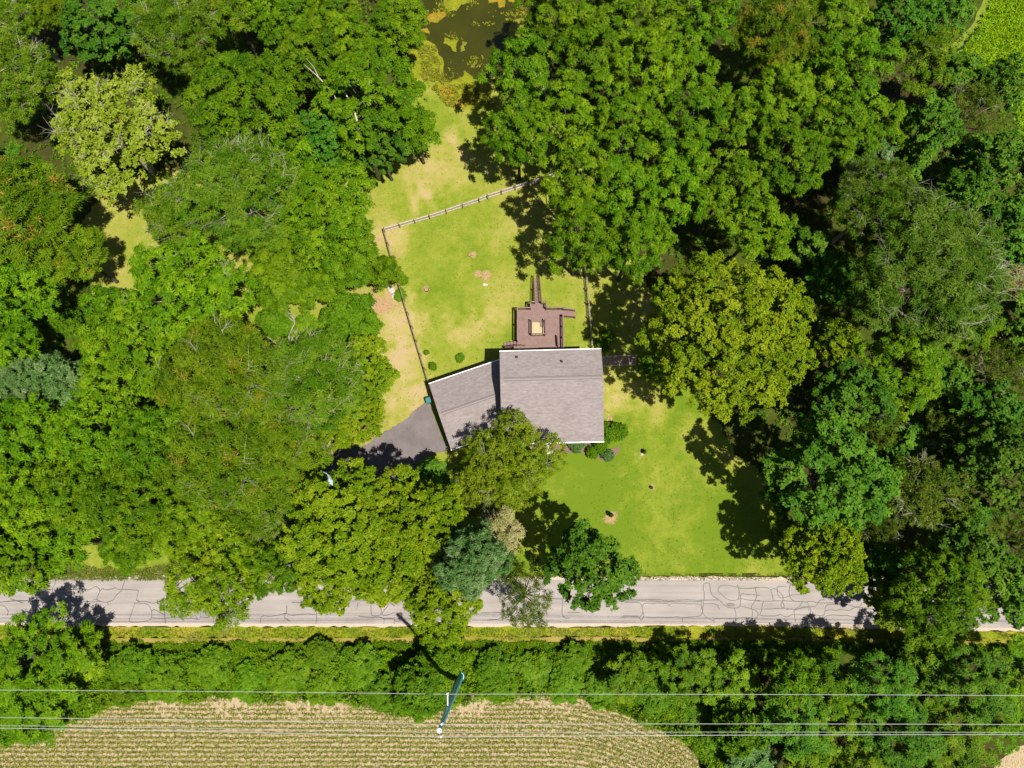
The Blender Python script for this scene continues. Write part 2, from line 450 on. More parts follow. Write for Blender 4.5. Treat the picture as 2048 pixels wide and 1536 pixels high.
# sealed cracks: raised bitumen lines traced from the road surface
TAR = plain('crack_sealant', (.060, .052, .052), .6, .2, 6.0)
def zA(pts): return [(x / 4.876, 1130 + y / 4.876) for x, y in pts]
def zB(pts): return [(420 + x / 4.876, 1130 + y / 4.876) for x, y in pts]
def zC(pts): return [(1220 + x / 6.827, 1140 + y / 6.827) for x, y in pts]
def zD(pts): return [(1480 + x / 6.827, 1140 + y / 6.827) for x, y in pts]
CRACKS = [
 zA([(-200, 375), (0, 365), (130, 345), (230, 352), (340, 345), (480, 345), (590, 350), (700, 345), (860, 358), (960, 355), (1050, 362), (1110, 335), (1130, 300), (1185, 250), (1195, 220), (1218, 150)]),
 zA([(0, 360), (100, 358), (200, 345), (330, 352), (420, 340), (560, 348)]), zA([(100, 330), (150, 345), (230, 372)]),
 zA([(240, 238), (380, 240), (520, 240), (620, 238), (690, 236), (770, 242), (790, 225), (830, 240), (870, 242), (930, 208), (975, 240), (960, 290), (945, 330), (965, 352)]),
 zA([(365, 175), (330, 215), (325, 260), (355, 315), (360, 350)]), zA([(490, 155), (485, 200), (460, 220), (400, 225), (385, 260), (387, 300)]),
 zA([(538, 155), (535, 190), (515, 215), (512, 280), (502, 330), (480, 370), (465, 430), (455, 490)]), zA([(575, 350), (580, 420), (578, 480), (590, 530)]),
 zA([(360, 360), (350, 430), (340, 480)]), zA([(650, 335), (685, 290), (690, 345)]), zA([(672, 270), (685, 300)]),
 zA([(975, 260), (1000, 225), (1020, 242), (1070, 240), (1125, 222), (1140, 235), (1210, 238), (1330, 245), (1350, 260), (1335, 310), (1340, 355), (1430, 358), (1500, 375), (1550, 355), (1590, 380), (1660, 360)]),
 zA([(905, 350), (920, 332), (960, 345), (990, 358)]), zA([(945, 365), (935, 440), (912, 500)]), zA([(1050, 362), (1058, 395)]),
 zA([(1340, 345), (1355, 355), (1335, 380), (1315, 370), (1305, 410), (1280, 480), (1262, 530), (1275, 558), (1360, 555), (1470, 530), (1478, 450), (1455, 400), (1420, 378), (1350, 380)]),
 zA([(1478, 450), (1500, 435), (1540, 450), (1600, 485)]), zA([(1478, 515), (1600, 520), (1700, 512), (1800, 520), (1900, 522), (1945, 535), (1955, 480), (1950, 430)]),
 zA([(1612, 380), (1605, 450), (1608, 520), (1615, 570)]), zA([(1640, 370), (1622, 400), (1640, 425), (1665, 430), (1675, 490), (1690, 512)]),
 zA([(1810, 518), (1840, 480), (1870, 510), (1900, 490), (1925, 525)]), zA([(1960, 510), (2030, 510), (2060, 490)]), zA([(0, 392), (50, 405), (80, 450), (70, 495)]),
 zB([(0, 488), (40, 510), (70, 490), (130, 490), (145, 515), (180, 530), (185, 480), (175, 450)]), zB([(40, 490), (30, 570)]), zB([(185, 505), (220, 510), (250, 495)]),
 zB([(315, 535), (325, 558), (350, 500)]), zB([(500, 565), (492, 555), (505, 500), (600, 500), (680, 488), (745, 470), (780, 488), (850, 485), (960, 478), (1030, 485)]),
 zB([(745, 470), (750, 395)]), zB([(745, 470), (722, 490), (735, 520), (785, 548)]), zB([(800, 362), (900, 368), (960, 360), (1020, 358), (1050, 372), (1080, 388), (1120, 372), (1200, 372)]),
 zB([(900, 340), (950, 365)]), zB([(968, 250), (975, 300), (1020, 330), (1090, 335)]), zB([(1040, 375), (1030, 420), (1040, 480), (1035, 575)]), zB([(1050, 352), (1180, 350), (1620, 350), (1800, 348), (2000, 352)]),
 zB([(1445, 365), (1430, 430)]), zB([(1570, 395), (1580, 490), (1640, 492), (1670, 470), (1672, 365), (1730, 352), (1735, 400), (1680, 465), (1690, 492), (1760, 480), (1800, 460)]),
 zB([(1740, 355), (1800, 400)]), zB([(1450, 498), (1540, 510), (1650, 508), (1700, 522), (1790, 522), (1810, 548), (1900, 540)]), zB([(1700, 525), (1695, 575)]), zB([(1795, 540), (1797, 575)]),
 [(962, 1226), (1005, 1225)], [(975, 1240), (1002, 1236), (1008, 1215)], [(1095, 1196), (1135, 1198), (1150, 1192)], [(1126, 1188), (1125, 1232), (1140, 1236)], [(1135, 1225), (1160, 1225)],
 zC([(150, 405), (350, 408), (520, 405), (680, 408), (800, 425), (900, 412), (1050, 410), (1240, 412), (1400, 412), (1500, 410)]),
 zC([(210, 428), (400, 425), (560, 428), (720, 435), (900, 435), (1100, 435), (1230, 430), (1250, 425)]),
 zC([(200, 445), (380, 445), (420, 465), (440, 510), (450, 570), (440, 600), (415, 630), (300, 625), (180, 625)]), zC([(440, 510), (455, 470), (500, 452), (600, 460), (650, 450), (790, 460), (810, 485), (850, 455), (960, 455), (1100, 462), (1230, 470), (1255, 500), (1262, 570), (1245, 610), (1200, 635), (1000, 648), (990, 660), (990, 710)]),
 zC([(150, 645), (300, 640), (400, 650), (420, 690), (460, 640), (455, 580)]), zC([(460, 640), (600, 650), (700, 645), (800, 648), (930, 640), (985, 660)]),
 zC([(1240, 420), (1255, 460), (1250, 520), (1265, 570)]), zC([(1285, 410), (1285, 300), (1272, 260), (1280, 200), (1300, 180), (1350, 178), (1365, 200), (1370, 290), (1400, 345), (1440, 380), (1490, 405), (1540, 460), (1600, 505), (1700, 520), (1760, 510), (1780, 460), (1782, 360), (1800, 325), (1900, 335), (2050, 345)]),
 zC([(1275, 420), (1270, 520), (1270, 590), (1340, 660), (1400, 690), (1425, 705), (1425, 660), (1550, 662), (1700, 665), (1800, 652), (1950, 655), (1990, 650)]),
 zC([(1280, 460), (1400, 458), (1470, 480), (1490, 540)]), zC([(2040, 240), (1900, 255), (1800, 255), (1730, 232), (1620, 210), (1530, 210), (1485, 240), (1475, 285), (1520, 330), (1590, 390), (1650, 415), (1720, 412), (1790, 388), (1880, 412), (2050, 415)]),
 zC([(1735, 200), (1755, 250), (1765, 330), (1750, 400)]), zC([(1700, 525), (1718, 600), (1720, 700)]),
 zD([(0, 255), (120, 250), (210, 240), (300, 235), (380, 245), (420, 270), (455, 255), (500, 265), (510, 310), (540, 370), (590, 380), (660, 360), (720, 340), (850, 338)]),
 zD([(640, 220), (530, 225), (505, 255), (520, 295), (560, 315), (585, 360), (585, 420), (560, 470), (570, 515), (600, 510), (595, 460), (575, 430)]),
 zD([(215, 245), (210, 265), (230, 320), (225, 370), (200, 430), (155, 500), (165, 545), (175, 590), (160, 660), (180, 708), (210, 670), (245, 630), (245, 580), (200, 548), (150, 530), (20, 495)]),
 zD([(420, 270), (440, 340), (455, 410)]), zD([(690, 170), (672, 280), (680, 350), (700, 400), (750, 430)]), zD([(200, 420), (330, 425), (600, 422), (780, 430), (900, 435), (1000, 430), (1070, 448), (1200, 450), (1400, 452)]),
 zD([(330, 425), (305, 470), (300, 540), (270, 620), (400, 628), (500, 628), (550, 602), (600, 635), (660, 635), (720, 610), (850, 615), (1000, 612), (1100, 622), (1155, 600), (1160, 520), (1200, 475), (1300, 475), (1430, 480)]),
 zD([(210, 535), (330, 535), (500, 528), (640, 525), (740, 540), (820, 520), (900, 502), (1030, 495), (1060, 450), (1100, 408), (1160, 410)]), zD([(850, 440), (810, 500), (750, 530)]),
 zD([(740, 540), (745, 620), (757, 712)]), zD([(915, 440), (940, 490), (965, 540), (960, 600), (948, 650)]), zD([(630, 545), (700, 530), (760, 548), (850, 520), (940, 510), (938, 560)]),
 zD([(1160, 560), (1220, 545), (1300, 550), (1390, 542), (1500, 550), (1560, 515), (1700, 520), (1800, 535), (1900, 565)]), zD([(1480, 475), (1570, 505), (1640, 490), (1665, 440)]),
 zD([(1157, 715), (1145, 670), (1170, 632), (1280, 615), (1400, 622), (1460, 618), (1530, 640), (1700, 640), (1780, 628), (1850, 638), (1950, 625)]), zD([(1715, 632), (1690, 560), (1720, 525)]),
 [(1750, 1232), (1790, 1232), (1850, 1235), (1930, 1236)],
]
_cr = random.Random(4)
for ln in CRACKS:
    pts = [Vector(at(px, py, ZR)).to_2d() for px, py in ln]
    # smooth with Catmull-Rom
    sm = []
    for i in range(len(pts) - 1):
        p0, p1, p2, p3 = pts[max(i - 1, 0)], pts[i], pts[i + 1], pts[min(i + 2, len(pts) - 1)]
        k = max(2, int((p2 - p1).length / .35))
        for j in range(k):
            t = j / k
            q = .5 * ((2 * p1) + (p2 - p0) * t + (2 * p0 - 5 * p1 + 4 * p2 - p3) * t * t + (3 * p1 - p0 - 3 * p2 + p3) * t ** 3)
            sm.append(q + Vector((_cr.uniform(-.02, .02), _cr.uniform(-.02, .02))))
    sm.append(pts[-1])
    b = MB(); vs = []; fs = []
    w = _cr.uniform(.034, .055)
    for i, p in enumerate(sm):
        d = (sm[min(i + 1, len(sm) - 1)] - sm[max(i - 1, 0)])
        d = d.normalized() if d.length > 1e-6 else Vector((1, 0))
        nrm = Vector((-d.y, d.x)) * w * _cr.uniform(.75, 1.25)
        vs += [(p.x + nrm.x, p.y + nrm.y, ZR + .004), (p.x, p.y, ZR + .012), (p.x - nrm.x, p.y - nrm.y, ZR + .004)]
    for i in range(len(sm) - 1):
        a = i * 3
        fs += [(a, a + 1, a + 4, a + 3), (a + 1, a + 2, a + 5, a + 4)]
    b.add(vs, fs); b.build('crack_seal', TAR, road)
# an oval repair patch in the right lane
c = at(1461, 1209.5, ZR)
b = MB(); b.prism([(c.x + math.cos(t * .4488) * .55, c.y + math.sin(t * .4488) * .22) for t in range(14)], ZR, ZR + .008)
b.build('repair_patch', plain('patch_asphalt', (.115, .095, .088), .9), road)

# ---------------------------------------------------------------- verge south of the road
m, nt, out = new_mat('verge_turf')
v = coords(nt)
fine = noise(nt, v, 4.5, 5, .7); big = noise(nt, v, .25, 3)
s = N(nt, 'ShaderNodeMath', {0: fine, 1: .6, 2: big}, operation='MULTIPLY_ADD')
surf(nt, out, ramp(nt, s.outputs[0], [(.55, (0.0612, 0.1020, 0.0024)), (.80, (0.1080, 0.1292, 0.0042)), (1.0, (0.1800, 0.1496, 0.0150))]), .95, fine, .8, .08, .08)
VERGE = m
vt = edge([(0, 1248), (500, 1250), (1000, 1250.5), (1500, 1249), (2048, 1259)])
vb = edge([(0, 1273), (500, 1275), (1000, 1273), (1500, 1273), (2048, 1282)])
strip('grass_verge', vt, ragged(vb, .5, .15, 14, False), -.05, .05, VERGE)
m, nt, out = new_mat('dry_ditch')
v = coords(nt)
fine = noise(nt, v, 5.0, 5, .7); big = noise(nt, v, .22, 3)
s = N(nt, 'ShaderNodeMath', {0: fine, 1: .7, 2: big}, operation='MULTIPLY_ADD')
surf(nt, out, ramp(nt, s.outputs[0], [(.55, (.058, .088, .003)), (.80, (.115, .110, .012)), (1.0, (.185, .135, .042))]), .95, fine, .8, .08, .03)
DITCH = m
vb2 = edge([(0, 1285), (500, 1287), (1000, 1284), (1500, 1283), (2048, 1294)])
strip('ditch_bank', vb, vb2, -.05, .03, DITCH)

# ---------------------------------------------------------------- crop field south of the hedge
m, nt, out = new_mat('stubble_soil')
v = coords(nt)
fine = noise(nt, v, 7.0, 5, .75); big = noise(nt, v, .3, 3)
st = N(nt, 'ShaderNodeMapping', {'Vector': v, 'Scale': (9.0, 1.2, 1)}).outputs[0]
stk = noise(nt, st, 1.0, 4, .7)
s = N(nt, 'ShaderNodeMath', {0: fine, 1: .5, 2: stk}, operation='MULTIPLY_ADD')
surf(nt, out, ramp(nt, s.outputs[0], [(.45, (.128, .092, .046)), (.70, (.205, .156, .092)), (.95, (.285, .230, .150))]), .95, fine, .6, .05, .03)
FIELD_SOIL = m
field_px = [(-700, 1478), (0, 1472), (90, 1452), (140, 1438), (190, 1410), (260, 1392), (400, 1388), (560, 1390), (690, 1394), (770, 1425), (830, 1432), (900, 1402), (980, 1388), (1090, 1376), (1180, 1392),
            (1240, 1410), (1290, 1440), (1340, 1455), (1385, 1490), (1405, 1540), (1420, 1640), (1500, 1900), (-700, 1900)]
field_poly = [g2(*p) for p in field_px]
sheet('field', ragged(field_poly, .8, .3, 3), .03, FIELD_SOIL)
f2 = [(1975, 1545), (2008, 1518), (2048, 1488), (2500, 1400), (2500, 1900), (1900, 1900)]
field2 = [g2(*p) for p in f2]
sheet('field', ragged(field2, .8, .3, 6), .03, FIELD_SOIL)

# ---------------------------------------------------------------- pond
m, nt, out = new_mat('pond_water')
v = coords(nt)
n1 = noise(nt, v, .25, 3); n2 = noise(nt, v, 3.0, 3)
surf(nt, out, ramp(nt, n1, [(.3, (.017, .019, .002)), (.7, (.026, .026, .003))]), .10, n2, .04, .02, .22)
WATER = m
pond_px = [(838, -60), (1110, -60), (1100, 20), (1075, 60), (1045, 100), (1020, 130), (985, 172), (930, 168), (890, 172), (868, 140), (850, 90), (838, 70), (850, 40), (845, 0)]
pond = sheet('pond_water', ragged([g2(*p) for p in pond_px], .8, .25, 5), .056, WATER)

def mat_algae(name, a, b_):
    m, nt, out = new_mat(name)
    v = coords(nt)
    n1 = noise(nt, v, 2.2, 5, .7); n2 = noise(nt, v, 9.0, 4, .7)
    s = N(nt, 'ShaderNodeMath', {0: n2, 1: .6, 2: n1}, operation='MULTIPLY_ADD')
    c = ramp(nt, s.outputs[0], [(.55, a), (1.0, b_)])
    n3 = noise(nt, v, .9, 5, .75)
    c = mixc(nt, ramp(nt, n3, [(.48, (0, 0, 0)), (.62, (1, 1, 1))]), c, ramp(nt, n2, [(.3, (.055, .075, .004)), (.7, (.12, .14, .008))]))
    surf(nt, out, c, .8, n2, .9, .08, .05)
    return m
ALG_G = mat_algae('green_algae', (.072, .092, .003), (.165, .155, .011))
ALG_O = mat_algae('ochre_algae', (.1023, .0648, .0029), (.2139, .1382, .0144))
ALG_L = mat_algae('pale_algae', (.0651, .0734, .0084), (.1488, .1339, .0240))
def algae(px_pts, mat, label, seed, z=.060):
    ol = ragged(ragged([g2(*p) for p in px_pts], .7, .22, seed), .16, .07, seed + 50)
    n = len(ol)
    cx = sum(p[0] for p in ol) / n; cy = sum(p[1] for p in ol) / n
    r = random.Random(seed)
    bm = bmesh.new()
    v0 = [bm.verts.new((p[0], p[1], z)) for p in ol]
    v1 = [bm.verts.new((cx + (p[0] - cx) * .9, cy + (p[1] - cy) * .9, z + .05 + r.uniform(0, .04))) for p in ol]
    for i in range(n):
        bm.faces.new((v0[i], v0[(i + 1) % n], v1[(i + 1) % n], v1[i]))
    f = bm.faces.new(v1)
    bmesh.ops.triangulate(bm, faces=[f])
    bmesh.ops.recalc_face_normals(bm, faces=bm.faces[:])
    me = bpy.data.meshes.new('algae_mat'); bm.to_mesh(me); bm.free()
    return tag(link('algae_mat', me, None, mat), label, 'algae mat', 'algae mats on the pond')
def zP(pts): return [(840 + x / 8.533, y / 8.533) for x, y in pts]
algae(zP([(445, 655), (520, 680), (580, 670), (640, 700), (630, 790), (610, 880), (560, 860), (500, 800), (415, 760)]), ALG_G, 'largest yellow-green algae mat floating alone in mid pond', 1)
algae(zP([(690, 720), (740, 690), (790, 730), (770, 775), (735, 790), (760, 850), (700, 880), (680, 820), (705, 770)]), ALG_L, 'narrow waisted algae mat right beside the largest floating mat', 2)
algae(zP([(425, 580), (450, 590), (480, 620), (530, 612), (540, 640), (490, 640), (440, 610)]), ALG_L, 'thin curled strip of algae just above the largest floating mat', 3)
algae(zP([(865, 1125), (900, 1105), (935, 1125), (920, 1150), (895, 1160), (870, 1150)]), ALG_L, 'tiny pale algae clump near the bottom shore of the pond', 4)
algae(zP([(1160, -80), (1450, -80), (1440, 60), (1420, 110), (1345, 120), (1330, 40), (1190, 45)]), ALG_O, 'ochre algae mat reaching down from the top edge of the photo', 5)
algae(zP([(1500, -80), (1680, -80), (1650, 50), (1600, 60), (1520, 40)]), ALG_O, 'small ochre algae mat at the top edge right of the ragged one', 6)
algae(zP([(1465, 310), (1520, 290), (1580, 340), (1560, 400), (1500, 380)]), ALG_G, 'small round green algae mat off the right shore of the pond', 7)
algae(zP([(1580, 380), (1720, 320), (1900, 290), (1950, 640), (1700, 760), (1500, 660), (1530, 480)]), ALG_L, 'broad broken algae sheet under the trees on the right shore', 8)
algae(zP([(10, 640), (60, 600), (130, 680), (230, 740), (300, 860), (380, 1000), (415, 1150), (380, 1310), (250, 1400), (-150, 1300), (-200, 800)]), ALG_G, 'big smooth lime yellow weed bank on the left shore', 9)
algae(zP([(260, 1400), (420, 1370), (470, 1430), (600, 1340), (740, 1290), (770, 1230), (860, 1280), (890, 1350), (1000, 1360), (1150, 1420), (1150, 1800), (900, 1900), (500, 1750), (250, 1560)]), ALG_G, 'wide yellow-green weed bank along the bottom shore', 10)
algae(zP([(300, 1560), (430, 1400), (520, 1470), (580, 1600), (800, 1640), (900, 1800), (640, 1830), (450, 1700)]), ALG_O, 'orange algae patch lying on the bottom shore weed bank', 11, .13)
algae(zP([(150, 250), (250, 210), (430, 215), (450, 265), (400, 310), (310, 390), (200, 390), (120, 340)]), ALG_O, 'ochre algae tongue on the upper left shore of the pond', 12)
algae(zP([(420, -80), (800, -80), (860, 30), (720, 80), (610, 190), (440, 170), (380, 60)]), ALG_G, 'green algae fringe at the top left of the pond', 13)
algae(zP([(20, 530), (110, 500), (180, 520), (150, 600), (90, 560)]), ALG_O, 'thin ochre algae scrap between the left shore trees', 14)
# ================================================================ HOUSE
m, nt, out = new_mat('roof_shingles')
v = coords(nt)
bk = N(nt, 'ShaderNodeTexBrick', {'Vector': v, 'Color1': (.0, .0, .0, 1), 'Color2': (1, 1, 1, 1), 'Mortar': (.15, .15, .15, 1), 'Scale': 1.0,
       'Mortar Size': .012, 'Bias': 0.0, 'Brick Width': .42, 'Row Height': .17}, offset=.5)
st = N(nt, 'ShaderNodeMapping', {'Vector': v, 'Scale': (1.6, 4.6, 1)}).outputs[0]
n1 = noise(nt, st, 1.0, 5, .7); n2 = noise(nt, v, 14.0, 4, .7); n3 = noise(nt, v, .35, 3)
base = ramp(nt, n1, [(.36, (.088, .073, .070)), (.50, (.142, .121, .116)), (.64, (.196, .170, .166))])
base = mixc(nt, .40, base, ramp(nt, bk.outputs[0], [(0, (0.0949, 0.0790, 0.0750)), (1, (0.1782, 0.1550, 0.1500))]))
base = mixc(nt, .25, base, ramp(nt, n2, [(.3, (0.0920, 0.0772, 0.0720)), (.7, (0.1840, 0.1609, 0.1590))]))
base = mixc(nt, .2, base, ramp(nt, n3, [(.3, (0.1092, 0.0907, 0.0870)), (.7, (0.1610, 0.1375, 0.1350))]))
surf(nt, out, base, .9, bk.outputs[1], -.35, .02, .15)
SHINGLE = m
WHITE = plain('white_trim', (0.5616, 0.5544, 0.5472), .5, .04)
SIDING = plain('cream_siding', (0.4464, 0.4176, 0.3600), .7, .06, 2.0)
GLASS = plain('window_glass', (0.0216, 0.0288, 0.0360), .08, .1, 1.0, 0, .6)
DOORPAINT = plain('door_paint', (0.1440, 0.0432, 0.0360), .5, .08)
CONC = plain('concrete', (0.3024, 0.2592, 0.2232), .9, .15, 6.0)
RUBBER = plain('vent_rubber', (0.0144, 0.0144, 0.0158), .6)
RIDGEDARK = plain('ridge_slot', (0.0792, 0.0648, 0.0612), .9)

def fit_frame(pts):
    """origin, x axis angle from two ground points (left, right)."""
    a, b = pts
    return math.atan2(b[1] - a[1], b[0] - a[0])

def gable(name, label, origin, rz, x0, x1, y_front, y_ridge, y_back, z_front, z_ridge, z_back, over=.45, rake=.25):
    """House body with a gable roof whose ridge runs along local x. y grows to the back."""
    t = thing(name, label, 'house', (origin[0], origin[1], 0), rz)
    # walls, inside the overhang
    wx0, wx1, wf, wb = x0 + rake, x1 - rake, y_front + over, y_back - over
    def zr(y):
        return z_front + (z_ridge - z_front) * (y - y_front) / (y_ridge - y_front) if y <= y_ridge else z_back + (z_ridge - z_back) * (y_back - y) / (y_back - y_ridge)
    b = MB(); d = .22
    for x in (wx0, wx1):
        pass
    prof = [(wf, -.05), (wb, -.05), (wb, zr(wb) - d), (y_ridge, z_ridge - d), (wf, zr(wf) - d)]
    vs = [(wx0, y, z) for y, z in prof] + [(wx1, y, z) for y, z in prof]
    b.add(vs, [(0, 1, 2, 3, 4), (9, 8, 7, 6, 5)] + [(i, i + 5, (i + 1) % 5 + 5, (i + 1) % 5) for i in range(5)])
    walls = b.build('wall', SIDING, t)
    th = .14
    for nm, ya, za, yb, zb in (('roof', y_front, z_front, y_ridge, z_ridge), ('roof', y_ridge, z_ridge, y_back, z_back)):
        b = MB()
        b.add([(x0, ya, za), (x1, ya, za), (x1, yb, zb), (x0, yb, zb), (x0, ya, za - th), (x1, ya, za - th), (x1, yb, zb - th), (x0, yb, zb - th)],
              [(0, 1, 2, 3), (7, 6, 5, 4), (0, 4, 5, 1), (2, 6, 7, 3), (1, 5, 6, 2), (3, 7, 4, 0)])
        b.build(nm, SHINGLE, t)
    # gutters and rake boards
    for y, z, s in ((y_front, z_front, -1), (y_back, z_back, 1)):
        b = MB(); w = .11
        b.add([(x0 - .02, y, z - .02), (x1 + .02, y, z - .02), (x1 + .02, y + s * w, z - .03), (x0 - .02, y + s * w, z - .03),
               (x0 - .02, y, z - .16), (x1 + .02, y, z - .16), (x1 + .02, y + s * w, z - .14), (x0 - .02, y + s * w, z - .14)],
              [(0, 1, 2, 3) if s > 0 else (3, 2, 1, 0), (4, 5, 6, 7), (0, 4, 5, 1), (2, 6, 7, 3), (1, 5, 6, 2), (3, 7, 4, 0)])
        b.build('gutter', WHITE, t)
    for x in (x0 + .04, x1 - .04):
        b = MB()
        b.beam((x, y_front + .02, z_front - .25), (x, y_ridge, z_ridge - .25), .05, .2)
        b.beam((x, y_ridge, z_ridge - .25), (x, y_back - .02, z_back - .25), .05, .2)
        b.build('rake_board', WHITE, t)
    return t, zr, (wx0, wx1, wf, wb)

def ridge_vent(t, x0, x1, y, z, kf, kb, w=.34):
    """Raised ridge cap of single shingles along the ridge."""
    n = int((x1 - x0) / .21)
    L = (x1 - x0) / n
    mm = MB()
    mm.add([(0, -w / 2, -w / 2 * kf + .05), (L * 1.1, -w / 2, -w / 2 * kf + .035), (L * 1.1, 0, .05), (0, 0, .075), (0, w / 2, -w / 2 * kb + .05), (L * 1.1, w / 2, -w / 2 * kb + .035),
            (0, -w / 2, -w / 2 * kf), (L * 1.1, -w / 2, -w / 2 * kf), (0, w / 2, -w / 2 * kb), (L * 1.1, w / 2, -w / 2 * kb)],
           [(0, 1, 2, 3), (3, 2, 5, 4), (6, 7, 1, 0), (4, 5, 9, 8), (6, 0, 3, 4, 8), (1, 7, 9, 5, 2)])
    me = mm.mesh('ridge_shingle', SHINGLE)
    for i in range(n):
        o = link('ridge_shingle', me, t, None, (x0 + i * L, y, z))
    for s, k in ((-1, kf), (1, kb)):
        b = MB(); b.beam((x0, y + s * (w / 2 + .035), z - (w / 2) * k + .012), (x1, y + s * (w / 2 + .035), z - (w / 2) * k + .012), .055, .02)
        b.build('ridge_slot', RIDGEDARK, t)

def window(t, x, y, z, w, h, ang):
    """window > frame pieces; ang is the wall's outward direction in local space."""
    R = Matrix.Rotation(ang, 3, 'Z')
    def P(a, d, c): return Vector((x, y, z)) + R @ Vector((a, -d, c))
    g = MB(); g.box(P(0, .015, 0), (w, .03, h), ang)
    wo = g.build('window', GLASS, t)
    f = MB()
    for a, c, ww, hh in ((0, h / 2 + .04, w + .16, .08), (0, -h / 2 - .04, w + .16, .08), (-w / 2 - .04, 0, .08, h), (w / 2 + .04, 0, .08, h), (0, 0, w, .05)):
        f.box(P(a, .04, c), (ww, .07, hh), ang)
    f.build('frame', WHITE, wo)

ZF, ZG, ZB = 4.3, 6.7, 6.05
A = at(1000, 703, ZB); B = at(1203, 698, ZB); C_ = at(1208, 882.5, ZF); Rg = at(1106, 756, ZG)
rz = fit_frame(((A.x, A.y), (B.x, B.y)))
Rm = Matrix.Rotation(-rz, 2)
org = Vector((C_.x, C_.y))
def loc2(p): return Rm @ (Vector((p[0], p[1])) - org)
la, lb, lg = loc2(A), loc2(B), loc2(Rg)
x1 = 0.0; x0 = la.x - .05
house, zr, (wx0, wx1, wf, wb) = gable('house', 'two storey house with a broad grey-brown shingled roof and white gutters', org, rz, x0, x1, 0.0, lg.y, la.y, ZF, ZG, ZB)
kf = (ZG - ZF) / lg.y; kb = (ZG - ZB) / (la.y - lg.y)
ridge_vent(house, x0 + .45, x1 - .25, lg.y, ZG, kf, kb)
for px, py in ((1033, 714), (1123, 723)):
    zz = 6.2
    for _ in range(3):
        q = loc2(at(px, py, zz)); zz = zr(q.y)
    b = MB(); b.tube([(q.x, q.y, zz - .05), (q.x, q.y, zz + .38)], [.075, .075], 10)
    b.tube([(q.x, q.y, zz - .02), (q.x, q.y, zz + .05), (q.x, q.y, zz + .12)], [.19, .16, .09], 10)
    b.build('vent_pipe', RUBBER, house)
for xx in (-10.6, -8.0, -2.4):
    window(house, xx, wf, 1.75, 1.2, 1.3, 0.0)
b = MB(); b.box((-6.2, wf - .02, 1.15), (1.0, .06, 2.1)); dr = b.build('door', DOORPAINT, house)
b = MB(); b.box((-5.82, wf - .07, 1.1), (.05, .05, .14)); b.build('handle', RUBBER, dr)
for xx in (-10.4, -7.6, -4.8, -2.0):
    window(house, xx, wb, 4.3, 1.1, 1.1, math.pi)
b = MB(); b.box((-6.0, wb + .02, 2.0), (1.9, .05, 2.05)); b.build('glass_door', GLASS, house)
for zz in (1.9, 4.3):
    window(house, wx1, (lg.y + .8), zz, 1.0, 1.2, math.pi / 2)

# garage wing, turned against the house
ZF2, ZG2, ZB2 = 2.9, 3.9, 3.0
TL = at(856, 768.5, ZB2); TR = at(1001, 719, ZB2); RL = at(881, 828, ZG2); BL = at(900.5, 900, ZF2)
rz2 = fit_frame(((TL.x, TL.y), (TR.x, TR.y)))
Rm2 = Matrix.Rotation(-rz2, 2)
org2 = Vector((BL.x, BL.y))
def loc3(p): return Rm2 @ (Vector((p[0], p[1])) - org2)
tl, tr, rl = loc3(TL), loc3(TR), loc3(RL)
gx0 = (tl.x + 0 + rl.x) / 3
# the wing ends against the house wall: cut its right end to follow the wall
gar, zr2, (gw0, gw1, gwf, gwb) = gable('garage', 'low garage wing with a grey-brown shingled roof, turned at an angle to the house', org2, rz2, gx0, tr.x - .02, 0.0, rl.y, tl.y, ZF2, ZG2, ZB2, .35, .2)
Minv = Matrix.Rotation(rz2, 2)
for o in list(gar.children):
    if o.name.split('.')[0] in ('rake_board',) and o.data.vertices[0].co.x > 1:
        bpy.data.objects.remove(o); continue
    me = o.data
    for vtx in me.vertices:
        if vtx.co.x > 3.0:
            # slide the end along local x until it meets the wall of the house (house local x = wall_x)
            wall_x = x0 + .30
            y = vtx.co.y
            p0 = Minv @ Vector((0, y)) + org2; p1 = Minv @ Vector((1, y)) + org2
            a0 = loc2(p0).x; a1 = loc2(p1).x
            vtx.co.x = (wall_x - a0) / (a1 - a0)
kk = (ZG2 - ZF2) / rl.y
p0 = Minv @ Vector((0, rl.y)) + org2; p1 = Minv @ Vector((1, rl.y)) + org2
xe = (x0 + .1 - loc2(p0).x) / (loc2(p1).x - loc2(p0).x)
ridge_vent(gar, gx0 + .35, xe - .35, rl.y, ZG2, kk, (ZG2 - ZB2) / (tl.y - rl.y), .26)
for yy in (rl.y - 1.75, rl.y + 1.75):
    for k in range(4):
        b = MB(); b.box((gw0 - .03, yy, .32 + k * .56), (.06, 2.6, .53)); b.build('garage_door_panel', WHITE, gar)
window(gar, gw0 + 4.5, gwb, 1.6, .9, .9, math.pi)

# ---------------------------------------------------------------- driveway, beds, porch
m, nt, out = new_mat('driveway_asphalt')
v = coords(nt)
n1 = noise(nt, v, 14, 5, .7); n2 = noise(nt, v, .5, 4, .6)
c = mixc(nt, .6, ramp(nt, n1, [(.3, (0.0671, 0.0557, 0.0543)), (.7, (0.1078, 0.0920, 0.0915))]), ramp(nt, n2, [(.3, (0.0583, 0.0491, 0.0486)), (.7, (0.1195, 0.1002, 0.0971))]))
surf(nt, out, c, .9, n1, .3, .02, .25)
drive_px = [(858, 800), (868, 830), (893, 893), (897, 903), (870, 906), (835, 925), (845, 960), (760, 965), (690, 1010), (640, 1060), (620, 1160), (560, 1160), (590, 1050), (630, 985), (662, 925), (672, 905), (735, 890), (760, 868), (800, 848), (840, 812)]
sheet('driveway', ragged([g2(*p) for p in drive_px], .3, .14, 12), .085, m)
MULCH = plain('bark_mulch', (.105, .062, .050), .95, .45, 12.0)
